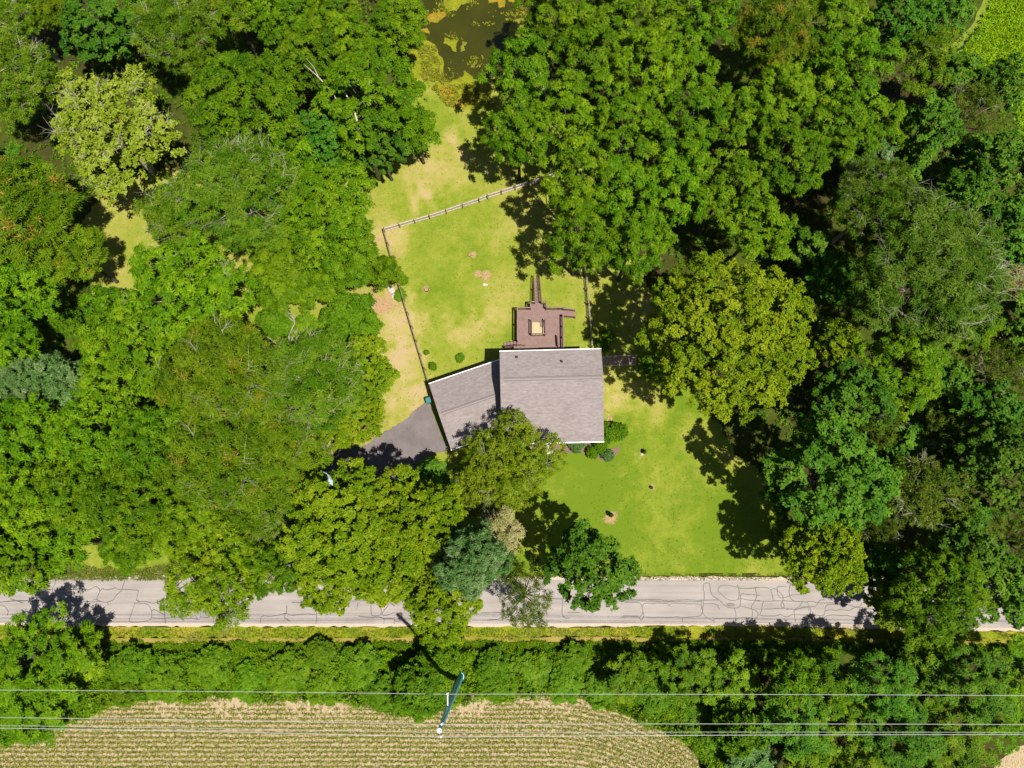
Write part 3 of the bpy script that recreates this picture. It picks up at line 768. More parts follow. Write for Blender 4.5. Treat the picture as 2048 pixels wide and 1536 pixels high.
bed_px = [(1104, 870), (1206, 868), (1214, 900), (1240, 893), (1236, 906), (1222, 922), (1203, 922), (1190, 912), (1160, 906), (1106, 908)]
sheet('mulch_bed', ragged([g2(*p) for p in bed_px], .4, .07, 13), .075, MULCH)
b = MB(); b.prism([g2(1058, 870), g2(1106, 869), g2(1106, 908), g2(1094, 909), g2(1092, 897), g2(1060, 897)], 0, .14)
tag(b.build('porch_slab', CONC), 'pale concrete porch slab at the front of the house', 'porch')
m, nt, out = new_mat('path_gravel')
v = coords(nt); n1 = noise(nt, v, 9, 5, .7)
surf(nt, out, ramp(nt, n1, [(.3, (.115, .085, .060)), (.7, (.215, .160, .115))]), .95, n1, .6, .04, .05)
path_px = [(1205, 715), (1270, 711), (1271, 729), (1206, 732)]
sheet('gravel_path', [g2(*p) for p in path_px], .075, m)
TIMB = plain('weathered_timber', (0.2800, 0.2170, 0.1610), .9, .2, 5.0)
te = thing('timber_edging', 'pale timber edging boards round the gravel path right of the house', 'edging', (*g2(1238, 722), 0))
o0 = Vector((*g2(1238, 722), 0))
for p, q in (((1205, 715), (1232, 712)), ((1232, 712), (1271, 710.5)), ((1271, 711), (1271.5, 729)), ((1271, 730), (1238, 731)), ((1238, 731), (1206, 732.5))):
    a, c = Vector((*g2(*p), .10)) - o0, Vector((*g2(*q), .10)) - o0
    b = MB(); b.beam(a, c, .12, .16); b.build('board', TIMB, te)

# ================================================================ DECK
DECKW = plain('deck_boards', (.1265, .0790, .0688), .8, .14, 2.5)
RAILW = plain('deck_rail', (.1238, .0765, .0638), .8, .14, 3.0)
RAILD = plain('deck_stain', (0.0713, 0.0330, 0.0270), .8, .2, 3.0)
ZD = 1.0
def dk(px, py, z=ZD): return at(px, py, z)
def zK(x, y): return (980 + x / 6.4, 540 + y / 6.4)
dO = dk(*zK(640, 750)); dO = Vector((dO.x, dO.y, 0))
deck = thing('deck', 'raised reddish brown timber deck with railings behind the house', 'deck', dO)
def dl(x, y, z=ZD): return dk(*zK(x, y), z) - dO
bx0, bx1 = dl(345, 700).x, dl(935, 700).x
yb, yt = dl(600, 1030).y, dl(600, 505).y
yt2 = dl(600, 430).y; sx0, sx1 = dl(512, 430).x, dl(722, 430).x
hx0, hx1, hy0, hy1 = dl(535, 700).x, dl(692, 700).x, dl(600, 835).y, dl(600, 668).y
bw = .145
y = yb
rr = random.Random(3)
while y < yt2 - .02:
    spans = [(bx0, bx1)] if y < yt - .05 else [(sx0, sx1)]
    if hy0 - .1 < y + bw / 2 < hy1 + .1 and y < yt:
        spans = [(bx0, hx0), (hx1, bx1)]
    for s0, s1 in spans:
        b = MB(); b.box(((s0 + s1) / 2, y + bw / 2, ZD - .02 + rr.uniform(-.003, .003)), (s1 - s0, bw - .012, .04)); b.build('deck_board', DECKW, deck)
    y += bw
b = MB()   # substructure skirt
for p, q in (((bx0, yb), (bx0, yt)), ((bx0, yt), (sx0, yt)), ((sx0, yt), (sx0, yt2)), ((sx0, yt2), (sx1, yt2)), ((sx1, yt2), (sx1, yt)), ((sx1, yt), (bx1, yt)), ((bx1, yt), (bx1, yb)), ((bx1, yb), (bx0, yb))):
    b.beam((p[0], p[1], ZD - .17), (q[0], q[1], ZD - .17), .05, .24)
for px_ in (bx0 + .2, 0, bx1 - .2):
    for py_ in (yb + .2, (yb + yt) / 2 - .9, yt - .2):
        b.box((px_, py_, (ZD - .2) / 2), (.14, .14, ZD - .2))
b.build('deck_frame', RAILD, deck)
post_me = None
def railing(parent, a, c, z=ZD, h=.95, z2=None, mat=RAILW, gap=.14, wide=.15):
    """Top rail, bottom rail, posts and single balusters between two points."""
    a, c = Vector((a[0], a[1], z)), Vector((c[0], c[1], z if z2 is None else z2))
    L = (c - a).length
    b = MB(); b.beam(a + Vector((0, 0, h)), c + Vector((0, 0, h)), wide, .045); b.build('top_rail', mat, parent)
    b = MB(); b.beam(a + Vector((0, 0, .12)), c + Vector((0, 0, .12)), .05, .08); b.build('bottom_rail', RAILD, parent)
    pn = MB(); pn.box((0, 0, h / 2 - .02), (.095, .095, h))
    pm = pn.mesh('post', mat)
    k = max(1, round(L / 1.7))
    for i in range(k + 1):
        link('post', pm, parent, None, a.lerp(c, i / k))
    bn = MB(); bn.box((0, 0, h / 2 + .05), (.038, .038, h - .13))
    bmh = bn.mesh('baluster', RAILD)
    n = int(L / gap)
    for i in range(1, n):
        link('baluster', bmh, parent, None, a.lerp(c, i / n))
i_ = .06
railing(deck, (bx0 + i_, yb + 1.1), (bx0 + i_, yt - i_))
railing(deck, (bx0 + i_, yt - i_), (sx0 + i_, yt - i_))
railing(deck, (sx0 + i_, yt - i_), (sx0 + i_, yt2 - i_))
st_l, st_r = dl(572, 430).x, dl(655, 430).x
railing(deck, (sx0 + i_, yt2 - i_), (st_l, yt2 - i_))
railing(deck, (st_r, yt2 - i_), (sx1 - i_, yt2 - i_))
railing(deck, (sx1 - i_, yt2 - i_), (sx1 - i_, yt - i_))
railing(deck, (sx1 - i_, yt - i_), (bx1 - i_, yt - i_))
ramp_y0, ramp_y1 = dl(930, 600).y, dl(910, 515).y
railing(deck, (bx1 - i_, yb + .1), (bx1 - i_, ramp_y0))
# inner railings round the square opening
railing(deck, (hx0 - .08, hy0 - .08), (hx0 - .08, hy1 + .1), mat=RAILD, gap=.16, wide=.09)
railing(deck, (hx1 + .08, hy0 - .08), (hx1 + .08, hy1 + .1), mat=RAILD, gap=.16, wide=.09)
railing(deck, (hx0 - .08, hy0 - .08), (hx1 + .08, hy0 - .08), gap=.16, wide=.09)
# bench and low wall beside the house
q0, q1 = dl(305, 985), dl(615, 985)
b = MB(); b.box(((q0.x + q1.x) / 2, q0.y - .16, ZD + .45), (q1.x - q0.x, .42, .06)); b.build('bench_seat', RAILW, deck)
for xx in (q0.x + .1, q1.x - .1):
    b = MB(); b.box((xx, q0.y - .16, ZD + .21), (.09, .36, .42)); b.build('bench_leg', RAILD, deck)
q0, q1 = dl(855, 850), dl(865, 985)
b = MB(); b.beam((q0.x, q0.y, ZD + .32), (q1.x, q1.y, ZD + .32), .12, .6); b.build('privacy_panel', RAILD, deck)
# steps on the left beside the house
lx = dl(180, 960).x
ly0, ly1 = dl(300, 985).y, dl(300, 905).y
n = 4
for i in range(n):
    b = MB(); xw = (bx0 - lx) / n
    b.box((bx0 - xw * (i + .5), (ly0 + ly1) / 2, ZD - .2 * (i + 1) - .025), (xw + .02, ly1 - ly0, .05)); b.build('tread', DECKW, deck)
railing(deck, (bx0 + .9, ly0 - .02), (bx0, ly0 - .02), gap=.16, mat=RAILD)
railing(deck, (bx0, ly0 - .02), (lx + .1, ly0 - .02), z=ZD - .05, z2=.2, gap=.16, mat=RAILD)
# ramp on the right
ra, rb = Vector((bx1, (ramp_y0 + ramp_y1) / 2, ZD)), dl(1085, 572, .25)
rb.z = .25
n = 12
for i in range(n):
    p = ra.lerp(rb, (i + .5) / n); L = (rb - ra).length / n
    w = (ramp_y1 - ramp_y0) * 1.0
    b = MB(); b.box(p - Vector((0, 0, .03)), (L - .012, w, .04), math.atan2(rb.y - ra.y, rb.x - ra.x), Matrix.Rotation(math.atan2(ra.z - rb.z, (rb - ra).to_2d().length), 3, 'Y')); b.build('ramp_board', DECKW, deck)
off = Vector((0, (ramp_y1 - ramp_y0) / 2, 0))
railing(deck, (ra + off)[:2], (rb + off)[:2], z=ZD, z2=.2, gap=.16, h=.85)
railing(deck, (ra - off)[:2], (rb - off)[:2], z=ZD, z2=.2, gap=.16, h=.85)
# long stair down to the back lawn
sa = Vector(((st_l + st_r) / 2, yt2, ZD)); sb_ = dl(590, 95, .05); sb_.z = .05
n = 18
ang = math.atan2(sb_.y - sa.y, sb_.x - sa.x)
sw = st_r - st_l
for i in range(n):
    p = sa.lerp(sb_, (i + .5) / n)
    L = (sb_ - sa).to_2d().length / n
    b = MB(); b.box((p.x, p.y, p.z), (L * .62, sw * (1 - .12 * i / n), .05), ang); b.build('tread', DECKW, deck)
for s in (-1, 1):
    o_ = Vector((math.cos(ang + math.pi / 2), math.sin(ang + math.pi / 2), 0)) * s * sw / 2
    b = MB(); b.beam(sa + o_ - Vector((0, 0, .12)), sb_ + o_ * .88 - Vector((0, 0, .02)), .05, .2); b.build('stringer', RAILD, deck)
    railing(deck, (sa + o_)[:2], (sb_ + o_ * .9)[:2], z=ZD - .02, z2=.05, gap=.2, h=.85, mat=RAILD, wide=.07)

# the cream square inside the inner railing
CREAM = plain('cream_cover', (.255, .205, .118), .75, .08, 2.0)
cv = thing('tub_cover', 'square cream cover set in the middle of the deck, railed on three sides', 'cover', (dO.x, dO.y, 0))
b = MB(); b.box(((hx0 + hx1) / 2, (hy0 + hy1) / 2, ZD / 2 - .02), (hx1 - hx0 - .04, hy1 - hy0 - .04, ZD - .08)); b.build('tub', plain('tub_side', (.30, .20, .14), .7), cv)
xm = hx0 + (hx1 - hx0) * .66
for a, c in ((hx0 + .03, xm - .01), (xm + .01, hx1 - .03)):
    b = MB(); b.box(((a + c) / 2, (hy0 + hy1) / 2, ZD + .01), (c - a, hy1 - hy0 - .06, .07)); b.build('cover_panel', CREAM, cv)
q = dl(665, 705)
b = MB(); b.prism([(q.x - .28, q.y + .3), (q.x + .3, q.y + .3), (q.x + .3, q.y - .3), (q.x - .18, q.y - .3)], ZD + .06, ZD + .12)
lid = tag(b.build('wooden_lid', DECKW), 'small brown wooden lid lying on a corner of the cream cover', 'lid')
lid.location = dO

# ================================================================ FENCES
FENCEW = plain('fence_wood', (.36, .30, .25), .85, .25, 4.0)
FENCEO = plain('fence_post_wood', (0.1512, 0.0840, 0.0476), .85, .25, 4.0)
def fence(label, pts, h=1.25, gap=.165, w=.095, inner=1, wood=None):
    wood = wood or FENCEW
    p = [Vector((*g2(*q), 0)) for q in pts]
    o = p[0].copy()
    t = thing('picket_fence', label, 'fence', o)
    pk = MB()
    pk.add([(-w / 2, -.01, .05), (w / 2, -.01, .05), (w / 2, -.01, h - .06), (0, -.01, h), (-w / 2, -.01, h - .06),
            (-w / 2, .01, .05), (w / 2, .01, .05), (w / 2, .01, h - .06), (0, .01, h), (-w / 2, .01, h - .06)],
           [(0, 1, 2, 3, 4), (9, 8, 7, 6, 5)] + [((i + 1) % 5, i, i + 5, (i + 1) % 5 + 5) for i in range(5)])
    pm = pk.mesh('picket', wood)
    ps = MB(); ps.box((0, 0, h * .53), (.11, .11, h * 1.06)); psm = ps.mesh('post', FENCEO)
    r = random.Random(len(pts) + int(o.x))
    for i in range(len(p) - 1):
        a, b_ = p[i] - o, p[i + 1] - o
        d = (b_ - a); L = d.length; ang = math.atan2(d.y, d.x); d.normalize()
        nrm = Vector((-d.y, d.x, 0)) * inner
        for zz in (.3, h - .25):
            q = MB(); q.beam(a + Vector((0, 0, zz)) - nrm * .035, b_ + Vector((0, 0, zz)) - nrm * .035, .045, .09); q.build('rail', wood, t)
        n = int(L / gap)
        for k in range(n):
            ob = link('picket', pm, t, None, a + d * ((k + .5) * L / n), ang + r.uniform(-.04, .04))
            ob.scale.z = r.uniform(.97, 1.03)
        m_ = max(1, round(L / 2.0))
        for k in range(m_ + (1 if i == len(p) - 2 else 0)):
            link('post', psm, t, None, a + d * (k * L / m_) - nrm * .11, ang)
    return t
fence('wooden picket fence running along the back edge of the fenced yard', [(770, 463), (860, 437), (958, 404), (975, 397), (1112, 353)])
fence('long thin picket fence down the left side of the yard to the garage', [(769, 465), (800, 577), (858, 769)], gap=.18, inner=-1, wood=plain('grey_fence_wood', (.13, .105, .085), .9, .25, 4.0))
fence('shaded picket fence on the right side of the yard beside the deck', [(1115, 352), (1148, 440), (1172, 555), (1184, 697)], gap=.2, inner=1)
# ================================================================ TREES
def unit(a):
    return a / np.maximum(np.linalg.norm(a, axis=1, keepdims=True), 1e-9)

def leaf_quads(base, direc, up, length, width, fold):
    """Folded pointed leaves: base (n,3), direc (n,3) unit, up (n,3) roughly the upper side."""
    side = unit(np.cross(direc, up))
    nrm = np.cross(side, direc)
    L = length[:, None]; W = width[:, None]
    mid = base + direc * L * 0.48
    q = np.empty((len(base), 4, 3))
    q[:, 0] = base
    q[:, 1] = mid + side * W * 0.5 + nrm * fold[:, None] * W
    q[:, 2] = base + direc * L - nrm * L * 0.12
    q[:, 3] = mid - side * W * 0.5 + nrm * fold[:, None] * W
    return q

def rosettes(rng, pos, nrm, n_leaf, length, width, droop, tint, spread=0.35, outward=None):
    """n_leaf leaves round every position, more or less square to nrm."""
    m = len(pos)
    nrm = unit(nrm)
    ref = np.where(np.abs(nrm[:, 2:3]) > 0.9, np.array([[1.0, 0, 0]]), np.array([[0, 0, 1.0]]))
    t1 = unit(np.cross(ref, nrm)); t2 = np.cross(nrm, t1)
    ang = rng.uniform(0, 2 * np.pi, (m, 1)) + np.arange(n_leaf)[None] * (2 * np.pi / n_leaf) + rng.normal(0, 0.35, (m, n_leaf))
    el = droop + rng.normal(0, spread, (m, n_leaf))
    d = (np.cos(ang) * np.cos(el))[..., None] * t1[:, None] + (np.sin(ang) * np.cos(el))[..., None] * t2[:, None] + np.sin(el)[..., None] * nrm[:, None]
    if outward is not None:
        d = d + outward[:, None] * 0.7
    d = unit(d.reshape(-1, 3))
    up = np.repeat(nrm, n_leaf, 0) + rng.normal(0, 0.25, (m * n_leaf, 3))
    b = np.repeat(pos, n_leaf, 0) + d * 0.02
    k = m * n_leaf
    L = length * rng.uniform(0.65, 1.25, k); W = width * rng.uniform(0.7, 1.25, k)
    q = leaf_quads(b, d, up, L, W, rng.uniform(0.0, 0.3, k))
    tt = np.clip(np.repeat(tint, n_leaf) + rng.normal(0, 0.17, k), 0, 1)
    return q, tt

def crown_clumps(rng, R, hc, rc, zc, density=1.0, squash=0.75, ragged=0.22, low=-0.35, sep=1.0):
    """Centres of the leaf clumps on and inside an uneven dome."""
    ph = rng.uniform(0, 2 * np.pi, 5); am = rng.uniform(0.5, 1.0, 5)
    def lobes(az):
        return 1.0 - ragged * 0.5 + ragged * 0.5 * sum(am[k] * np.sin((k + 2) * az + ph[k]) for k in range(5)) / 1.8
    want = int(density * 2.9 * (R / rc) ** 2 * (0.6 + 0.4 * hc / R))
    pts = []
    tries = 0
    while len(pts) < want and tries < want * 30:
        tries += 1
        z = rng.uniform(low, 1.0); az = rng.uniform(0, 2 * np.pi)
        h = math.sqrt(1 - z * z) if z >= 0 else math.sqrt(1 - z * z) * (1 + 0.35 * z)
        f = rng.uniform(0.86, 1.04) * lobes(az)
        p = np.array([math.cos(az) * h * f * (R - rc * 0.55), math.sin(az) * h * f * (R - rc * 0.55), zc + z * (hc / 2) * rng.uniform(0.62, 1.15)])
        if all(np.sum((p - q) ** 2) > (rc * sep) ** 2 for q in pts):
            pts.append(p)
    outer = np.array(pts)
    n_in = int(len(outer) * 0.22)
    inner = outer[rng.integers(0, len(outer), n_in)].copy()
    f = rng.uniform(0.25, 0.7, (n_in, 1))
    inner[:, :2] *= f; inner[:, 2] = zc + (inner[:, 2] - zc) * f[:, 0] - hc * 0.12
    return outer, inner

def make_crown(name, seed, R, H, hc, rc, n_leaf, L, W, droop, per, mat, density=1.0, squash=0.75, ragged=0.22,
               spread=0.35, up=0.5, radial=0.0, tips=0.0, inner=True, base_tint=(0.25, 0.75), low=-0.35, sub=9, sep=1.0):
    rng = np.random.default_rng(seed)
    zc = H - hc * 0.5 - rc * 0.4
    outer, inn = crown_clumps(rng, R, hc, rc, zc, density, squash, ragged, low, sep)
    allc = [(c, 1.0) for c in outer] + ([(c, 0.55) for c in inn] if inner else [])
    P, NN, T, OUT = [], [], [], []
    for c, k in allc:
        r = rc * rng.uniform(0.78, 1.2)
        cnt = max(6, int(per * (r / rc) ** 2 * k))
        outd = c - np.array([0, 0, zc - hc * 0.2]); outd = outd / max(np.linalg.norm(outd), 1e-6)
        bias = outd * 0.55 + np.array([0, 0, 0.7])
        sd = unit(rng.normal(0, 1, (sub * 3, 3)))
        sd = sd[(sd @ bias) > -0.15][:sub]
        ns = len(sd)
        srad = r * rng.uniform(0.55, 1.0, (ns, 1))
        which = rng.integers(0, ns, cnt)
        sr = r * 1.15 / math.sqrt(max(ns, 1))
        off = unit(rng.normal(0, 1, (cnt, 3))) * sr * rng.uniform(0.2, 1.0, (cnt, 1))
        off[:, 2] = np.abs(off[:, 2]) * 0.8
        loc = sd[which] * srad[which] + off
        P.append(c + loc * np.array([1, 1, squash]))
        d = unit(loc)
        NN.append(off / max(sr, 1e-6) * 0.45 + d * 0.3 + np.array([0, 0, up]) + rng.normal(0, 0.16, d.shape))
        st = rng.normal(0, 0.10, ns)
        T.append(np.full(cnt, rng.uniform(*base_tint)) + st[which] + rng.normal(0, 0.07, cnt))
        OUT.append(np.repeat(outd[None], cnt, 0) * radial + d * radial * 0.6)
    P = np.concatenate(P); NN = np.concatenate(NN); T = np.clip(np.concatenate(T), 0, 0.88 if tips else 1.0); OUT = np.concatenate(OUT)
    if tips:
        # ripe seed clusters: some twig ends of a different colour, gathered in patches
        w = np.sin(P[:, 0] * 1.7 + seed) + np.sin(P[:, 1] * 1.9 + seed * 2.1) + rng.normal(0, 0.9, len(P))
        hot = (w > np.quantile(w, 1 - tips)) & (P[:, 2] > zc)
        T[hot] = 1.0
    q, t = rosettes(rng, P, NN, n_leaf, L, W, droop, T, spread, OUT if radial else None)
    if tips:
        t = np.where(np.repeat(T == 1.0, n_leaf), np.clip(t, 0.93, 1.0), np.minimum(t, 0.86))
    return quads_mesh(name, q, mat, {'tint': t}), outer, zc

def make_trunk(name, seed, H, zc, hc, outer, mat, r0, n_limbs=10):
    rng = random.Random(seed)
    b = MB()
    top = zc + hc * 0.12
    pts = [Vector((0, 0, -0.1)), Vector((0, 0, 0.4))]
    x = y = 0.0
    for i in range(1, 6):
        x += rng.uniform(-.12, .12); y += rng.uniform(-.12, .12)
        pts.append(Vector((x, y, 0.4 + (top - 0.4) * i / 5)))
    b.tube(pts, [r0 * 1.45, r0 * 1.05, r0 * .92, r0 * .8, r0 * .68, r0 * .5, r0 * .25], 8)
    idx = list(range(len(outer))); rng.shuffle(idx)
    for i in idx[:n_limbs]:
        e = Vector(outer[i])
        z0 = min(max(0.45 * zc, zc - hc * 0.55 + rng.uniform(0, hc * .3)), top * .9)
        s = Vector((x * z0 / top, y * z0 / top, z0))
        m = s.lerp(e, 0.5) + Vector((rng.uniform(-.3, .3), rng.uniform(-.3, .3), (e - s).length * 0.08))
        b.tube([s, s.lerp(m, .5) + Vector((0, 0, .1)), m, e], [r0 * .4, r0 * .32, r0 * .22, r0 * .07], 5)
    return b.mesh(name, mat, True)

def make_twigs(name, seed, zc, hc, rc, outer, mat, n=16, w=0.055, reach=1.5, fan=6):
    """Pale bare branches that come through the top of the crown."""
    rng = random.Random(seed)
    b = MB()
    cand = [Vector(c) for c in outer if c[2] > zc - hc * 0.02]
    rng.shuffle(cand)
    for c in cand[:n]:
        s = Vector((c.x * .35, c.y * .35, zc - hc * .25))
        out = (c - Vector((0, 0, zc - hc * .6))).normalized()
        e = c + out * rc * 0.55
        m = s.lerp(e, .55) + Vector((rng.uniform(-.25, .25), rng.uniform(-.25, .25), .25))
        b.tube([s, m, e], [w * 1.7, w * 1.25, w * .8], 4, False)
        hor = Vector((out.x, out.y, 0.0))
        hor = hor.normalized() if hor.length > .05 else Vector((1, 0, 0))
        for k in range(fan):
            a = rng.uniform(-1.5, 1.5)
            d = Matrix.Rotation(a, 3, 'Z') @ hor
            st = m.lerp(e, rng.uniform(.45, 1.0))
            ln = rc * rng.uniform(.6, 1.3) * reach
            k1 = st + (d * .55 + Vector((rng.uniform(-.2, .2), rng.uniform(-.2, .2), .42))) * ln * .6
            k2 = k1 + (Matrix.Rotation(rng.uniform(-.6, .6), 3, 'Z') @ d * .9 + Vector((0, 0, .08))) * ln * .55
            b.tube([st, k1, k2], [w * .7, w * .5, w * .22], 3, False)
            if rng.random() < .6:
                d2 = Matrix.Rotation(rng.choice((-.7, .7)) + rng.uniform(-.2, .2), 3, 'Z') @ d
                b.tube([k1, k1 + (d2 + Vector((0, 0, .15))) * ln * .45], [w * .45, w * .18], 3, False)
    return b.mesh(name, mat)

BARK = plain('bark', (0.042, 0.034, 0.026), 0.95, 0.35, 4.0)
PALE_BARK = plain('pale_bark', (0.20, 0.185, 0.13), 0.9, 0.25, 3.0)
DEAD_WOOD = plain('dead_wood', (0.27, 0.235, 0.20), 0.9, 0.2, 3.0)

LM = {
 'leafy': leaf_mat('leafy_leaves', [(0, (.0242, .0635, .0011)), (.5, (.0524, .1107, .0016)), (1, (.1008, .1628, .0036))], tvar=.2, trans=.2),
 'oak':   leaf_mat('domed_leaves', [(0, (.040, .078, .0012)), (.5, (.084, .134, .002)), (1, (.150, .182, .006))], trans=.22, tvar=.10, hue=.006),
 'maple': leaf_mat('deep_green_leaves', [(0, (0.0153, 0.0525, 0.0030)), (.5, (0.0374, 0.0935, 0.0050)), (1, (0.0680, 0.1312, 0.0080))], tvar=.2, trans=.2),
 'feath': leaf_mat('feathery_leaves', [(0, (.032, .078, .0015)), (.5, (.068, .128, .003)), (1, (.125, .180, .012))], trans=.34, tvar=.15),
 'feath_dark': leaf_mat('dark_feathery_leaves', [(0, (.022, .056, .0015)), (.5, (.046, .092, .004)), (1, (.090, .135, .012))], trans=.3, tvar=.1),
 'amber': leaf_mat('amber_leaves', [(0, (.032, .074, .0012)), (.5, (.068, .122, .0025)), (.87, (.105, .155, .005)), (.92, (.150, .120, .008)), (1, (.23, .145, .022))], trans=.32, tvar=.12, hue=.006),
 'sparse': leaf_mat('pale_leaves', [(0, (.082, .128, .004)), (.5, (.145, .195, .012)), (1, (.215, .255, .040))], trans=.4, tvar=.05, hue=.004),
 'blue':  leaf_mat('blue_green_leaves', [(0, (.026, .070, .012)), (.5, (.064, .128, .028)), (1, (.140, .190, .080))], trans=.25, hue=.006, tvar=.10),
 'airy':  leaf_mat('olive_leaves', [(0, (.022, .042, .0012)), (.5, (.048, .076, .003)), (1, (.095, .115, .010))], trans=.3, hue=.006),
 'yard':  leaf_mat('yard_leaves', [(0, (0.0552, 0.0941, 0.0020)), (.5, (0.1104, 0.1536, 0.0030)), (1, (0.1748, 0.2064, 0.0120))], trans=.38, tvar=.05, hue=.006),
 'low':   leaf_mat('low_bright_leaves', [(0, (0.0312, 0.0780, 0.0018)), (.5, (0.0608, 0.1287, 0.0027)), (1, (0.0975, 0.1677, 0.0072))], tvar=.12, hue=.008),
 'grey':  leaf_mat('grey_brown_leaves', [(0, (.100, .105, .030)), (.5, (.165, .155, .055)), (1, (.24, .21, .09))], trans=.2, tvar=.1, hue=.006),
}

PROTO = {}
def proto(key, kind, R, H, hc, rc, seed, twigs=0, pale=False, **kw):
    mat = LM[kind]
    me, outer, zc = make_crown('%s_crown' % kind, seed, R, H, hc, rc, mat=mat, **kw)
    parts = [('crown', me)]
    parts.append(('trunk', make_trunk('%s_trunk' % kind, seed, H, zc, hc, outer, PALE_BARK if pale else BARK, 0.08 + 0.035 * R, 6 + int(R * 1.6))))
    if twigs:
        parts.append(('bare_branches', make_twigs('%s_branches' % kind, seed, zc, hc, rc, outer, PALE_BARK, int(twigs * 1.2), .028)))
    PROTO.setdefault(key, []).append((R, H, parts))

LEAFY = dict(n_leaf=8, L=.43, W=.118, droop=-.28, per=50, spread=.18, up=.95, sub=8, sep=1.5, ragged=.36)
OAKP = dict(n_leaf=6, L=.25, W=.16, droop=.1, per=105, spread=.4, up=.55, ragged=.2, sub=12, sep=1.25)
MAPLE = dict(n_leaf=6, L=.34, W=.23, droop=-.1, per=46, spread=.3, up=.75, sub=9, sep=1.42, ragged=.34)
FEATH = dict(n_leaf=5, L=.46, W=.085, droop=-.3, per=95, spread=.3, up=.6, radial=.7, sub=10, sep=1.08)
proto('leafy', 'leafy', 2.4, 8.0, 4.2, .95, 11, **LEAFY)
proto('leafy', 'leafy', 3.9, 13.5, 6.5, 1.2, 12, **LEAFY)
proto('leafy', 'leafy', 4.6, 15.0, 7.5, 1.25, 13, **LEAFY)
proto('leafy', 'leafy', 5.0, 15.5, 7.5, 1.3, 16, **LEAFY)
proto('leafy', 'leafy', 5.4, 16.5, 8.5, 1.35, 14, **LEAFY)
proto('leafy', 'leafy', 6.9, 17.5, 9.0, 1.4, 15, **LEAFY)
DENSE = dict(LEAFY, sep=1.12, per=46, ragged=.3)
proto('dense', 'leafy', 2.6, 8.0, 4.2, .95, 111, **DENSE)
proto('dense', 'leafy', 4.4, 14.0, 7.0, 1.2, 112, **DENSE)
proto('dense', 'leafy', 5.2, 15.5, 7.5, 1.3, 113, **DENSE)
proto('dense', 'leafy', 6.6, 17.0, 8.5, 1.4, 114, **DENSE)
proto('branchy', 'leafy', 6.6, 14.0, 6.5, 1.3, 21, twigs=6, **DENSE)
proto('oak', 'oak', 2.6, 10.0, 5.0, .9, 31, **OAKP)
proto('oak', 'oak', 5.6, 15.0, 8.0, 1.2, 32, **OAKP)
proto('oak', 'oak', 6.2, 15.5, 8.0, 1.25, 34, **OAKP)
proto('oak', 'oak', 9.2, 19.0, 11.0, 1.45, 33, **dict(OAKP, ragged=.12))
proto('maple', 'maple', 2.6, 9.0, 5.0, .9, 41, **MAPLE)
proto('maple', 'maple', 4.4, 14.0, 8.0, 1.1, 42, **MAPLE)
proto('maple', 'maple', 4.9, 14.5, 8.0, 1.15, 44, **MAPLE)
proto('maple', 'maple', 6.2, 18.0, 10.0, 1.25, 43, **MAPLE)
proto('feath', 'feath', 3.6, 13.0, 5.5, 1.1, 51, twigs=10, pale=True, **FEATH)
proto('feath', 'feath', 5.6, 14.5, 6.5, 1.3, 52, twigs=17, pale=True, **FEATH)
proto('feath', 'feath', 8.4, 19.0, 8.5, 1.5, 53, twigs=26, pale=True, **FEATH)
proto('amber', 'amber', 3.9, 13.5, 5.5, 1.1, 61, twigs=4, tips=.03, **FEATH)
proto('amber', 'amber', 6.2, 15.0, 6.5, 1.3, 62, twigs=9, tips=.02, **FEATH)
proto('amberhot', 'amber', 5.2, 15.0, 6.5, 1.2, 63, twigs=3, tips=.07, **FEATH)
proto('fleck', 'leafy', 5.8, 15.0, 7.5, 1.25, 65, **dict(LEAFY, L=.38, W=.13, per=60, sub=10))
proto('sparse', 'sparse', 7.4, 13.5, 6.5, 1.15, 71, twigs=22, pale=True, n_leaf=5, L=.33, W=.2, droop=0.0, per=30, spread=.45, up=.6, density=.8, ragged=.5, inner=True, sub=9)
proto('blue', 'blue', 2.6, 9.0, 5.5, .75, 81, n_leaf=7, L=.28, W=.10, droop=-.2, per=64, spread=.4, up=.45)
proto('blue', 'blue', 4.2, 14.5, 9.0, .95, 82, n_leaf=7, L=.30, W=.10, droop=-.3, per=70, spread=.4, up=.4, radial=.4, ragged=.3)
proto('airy', 'airy', 4.0, 11.5, 6.0, .95, 91, twigs=6, n_leaf=5, L=.30, W=.08, droop=-.2, per=28, spread=.45, up=.5, density=.62, ragged=.4)
proto('yard', 'yard', 6.4, 10.5, 6.0, 1.05, 95, twigs=6, n_leaf=5, L=.27, W=.10, droop=-.1, per=48, spread=.45, up=.55, density=.85, ragged=.3, sub=8)
proto('low', 'low', 3.0, 4.2, 3.4, .75, 98, n_leaf=6, L=.30, W=.13, droop=0, per=60, spread=.4, up=.7)
proto('grey', 'grey', 2.0, 11.0, 7.0, .7, 99, twigs=8, n_leaf=6, L=.25, W=.07, droop=-.2, per=40, spread=.5, up=.4, density=.8)
proto('shrub', 'low', 1.0, 1.5, 1.4, .33, 101, n_leaf=6, L=.12, W=.06, droop=.2, per=60, spread=.5, up=.4, sep=.8)
proto('blueshrub', 'blue', 1.0, 1.5, 1.4, .33, 102, n_leaf=6, L=.11, W=.05, droop=.2, per=80, spread=.5, up=.4, ragged=.08, sep=.7)

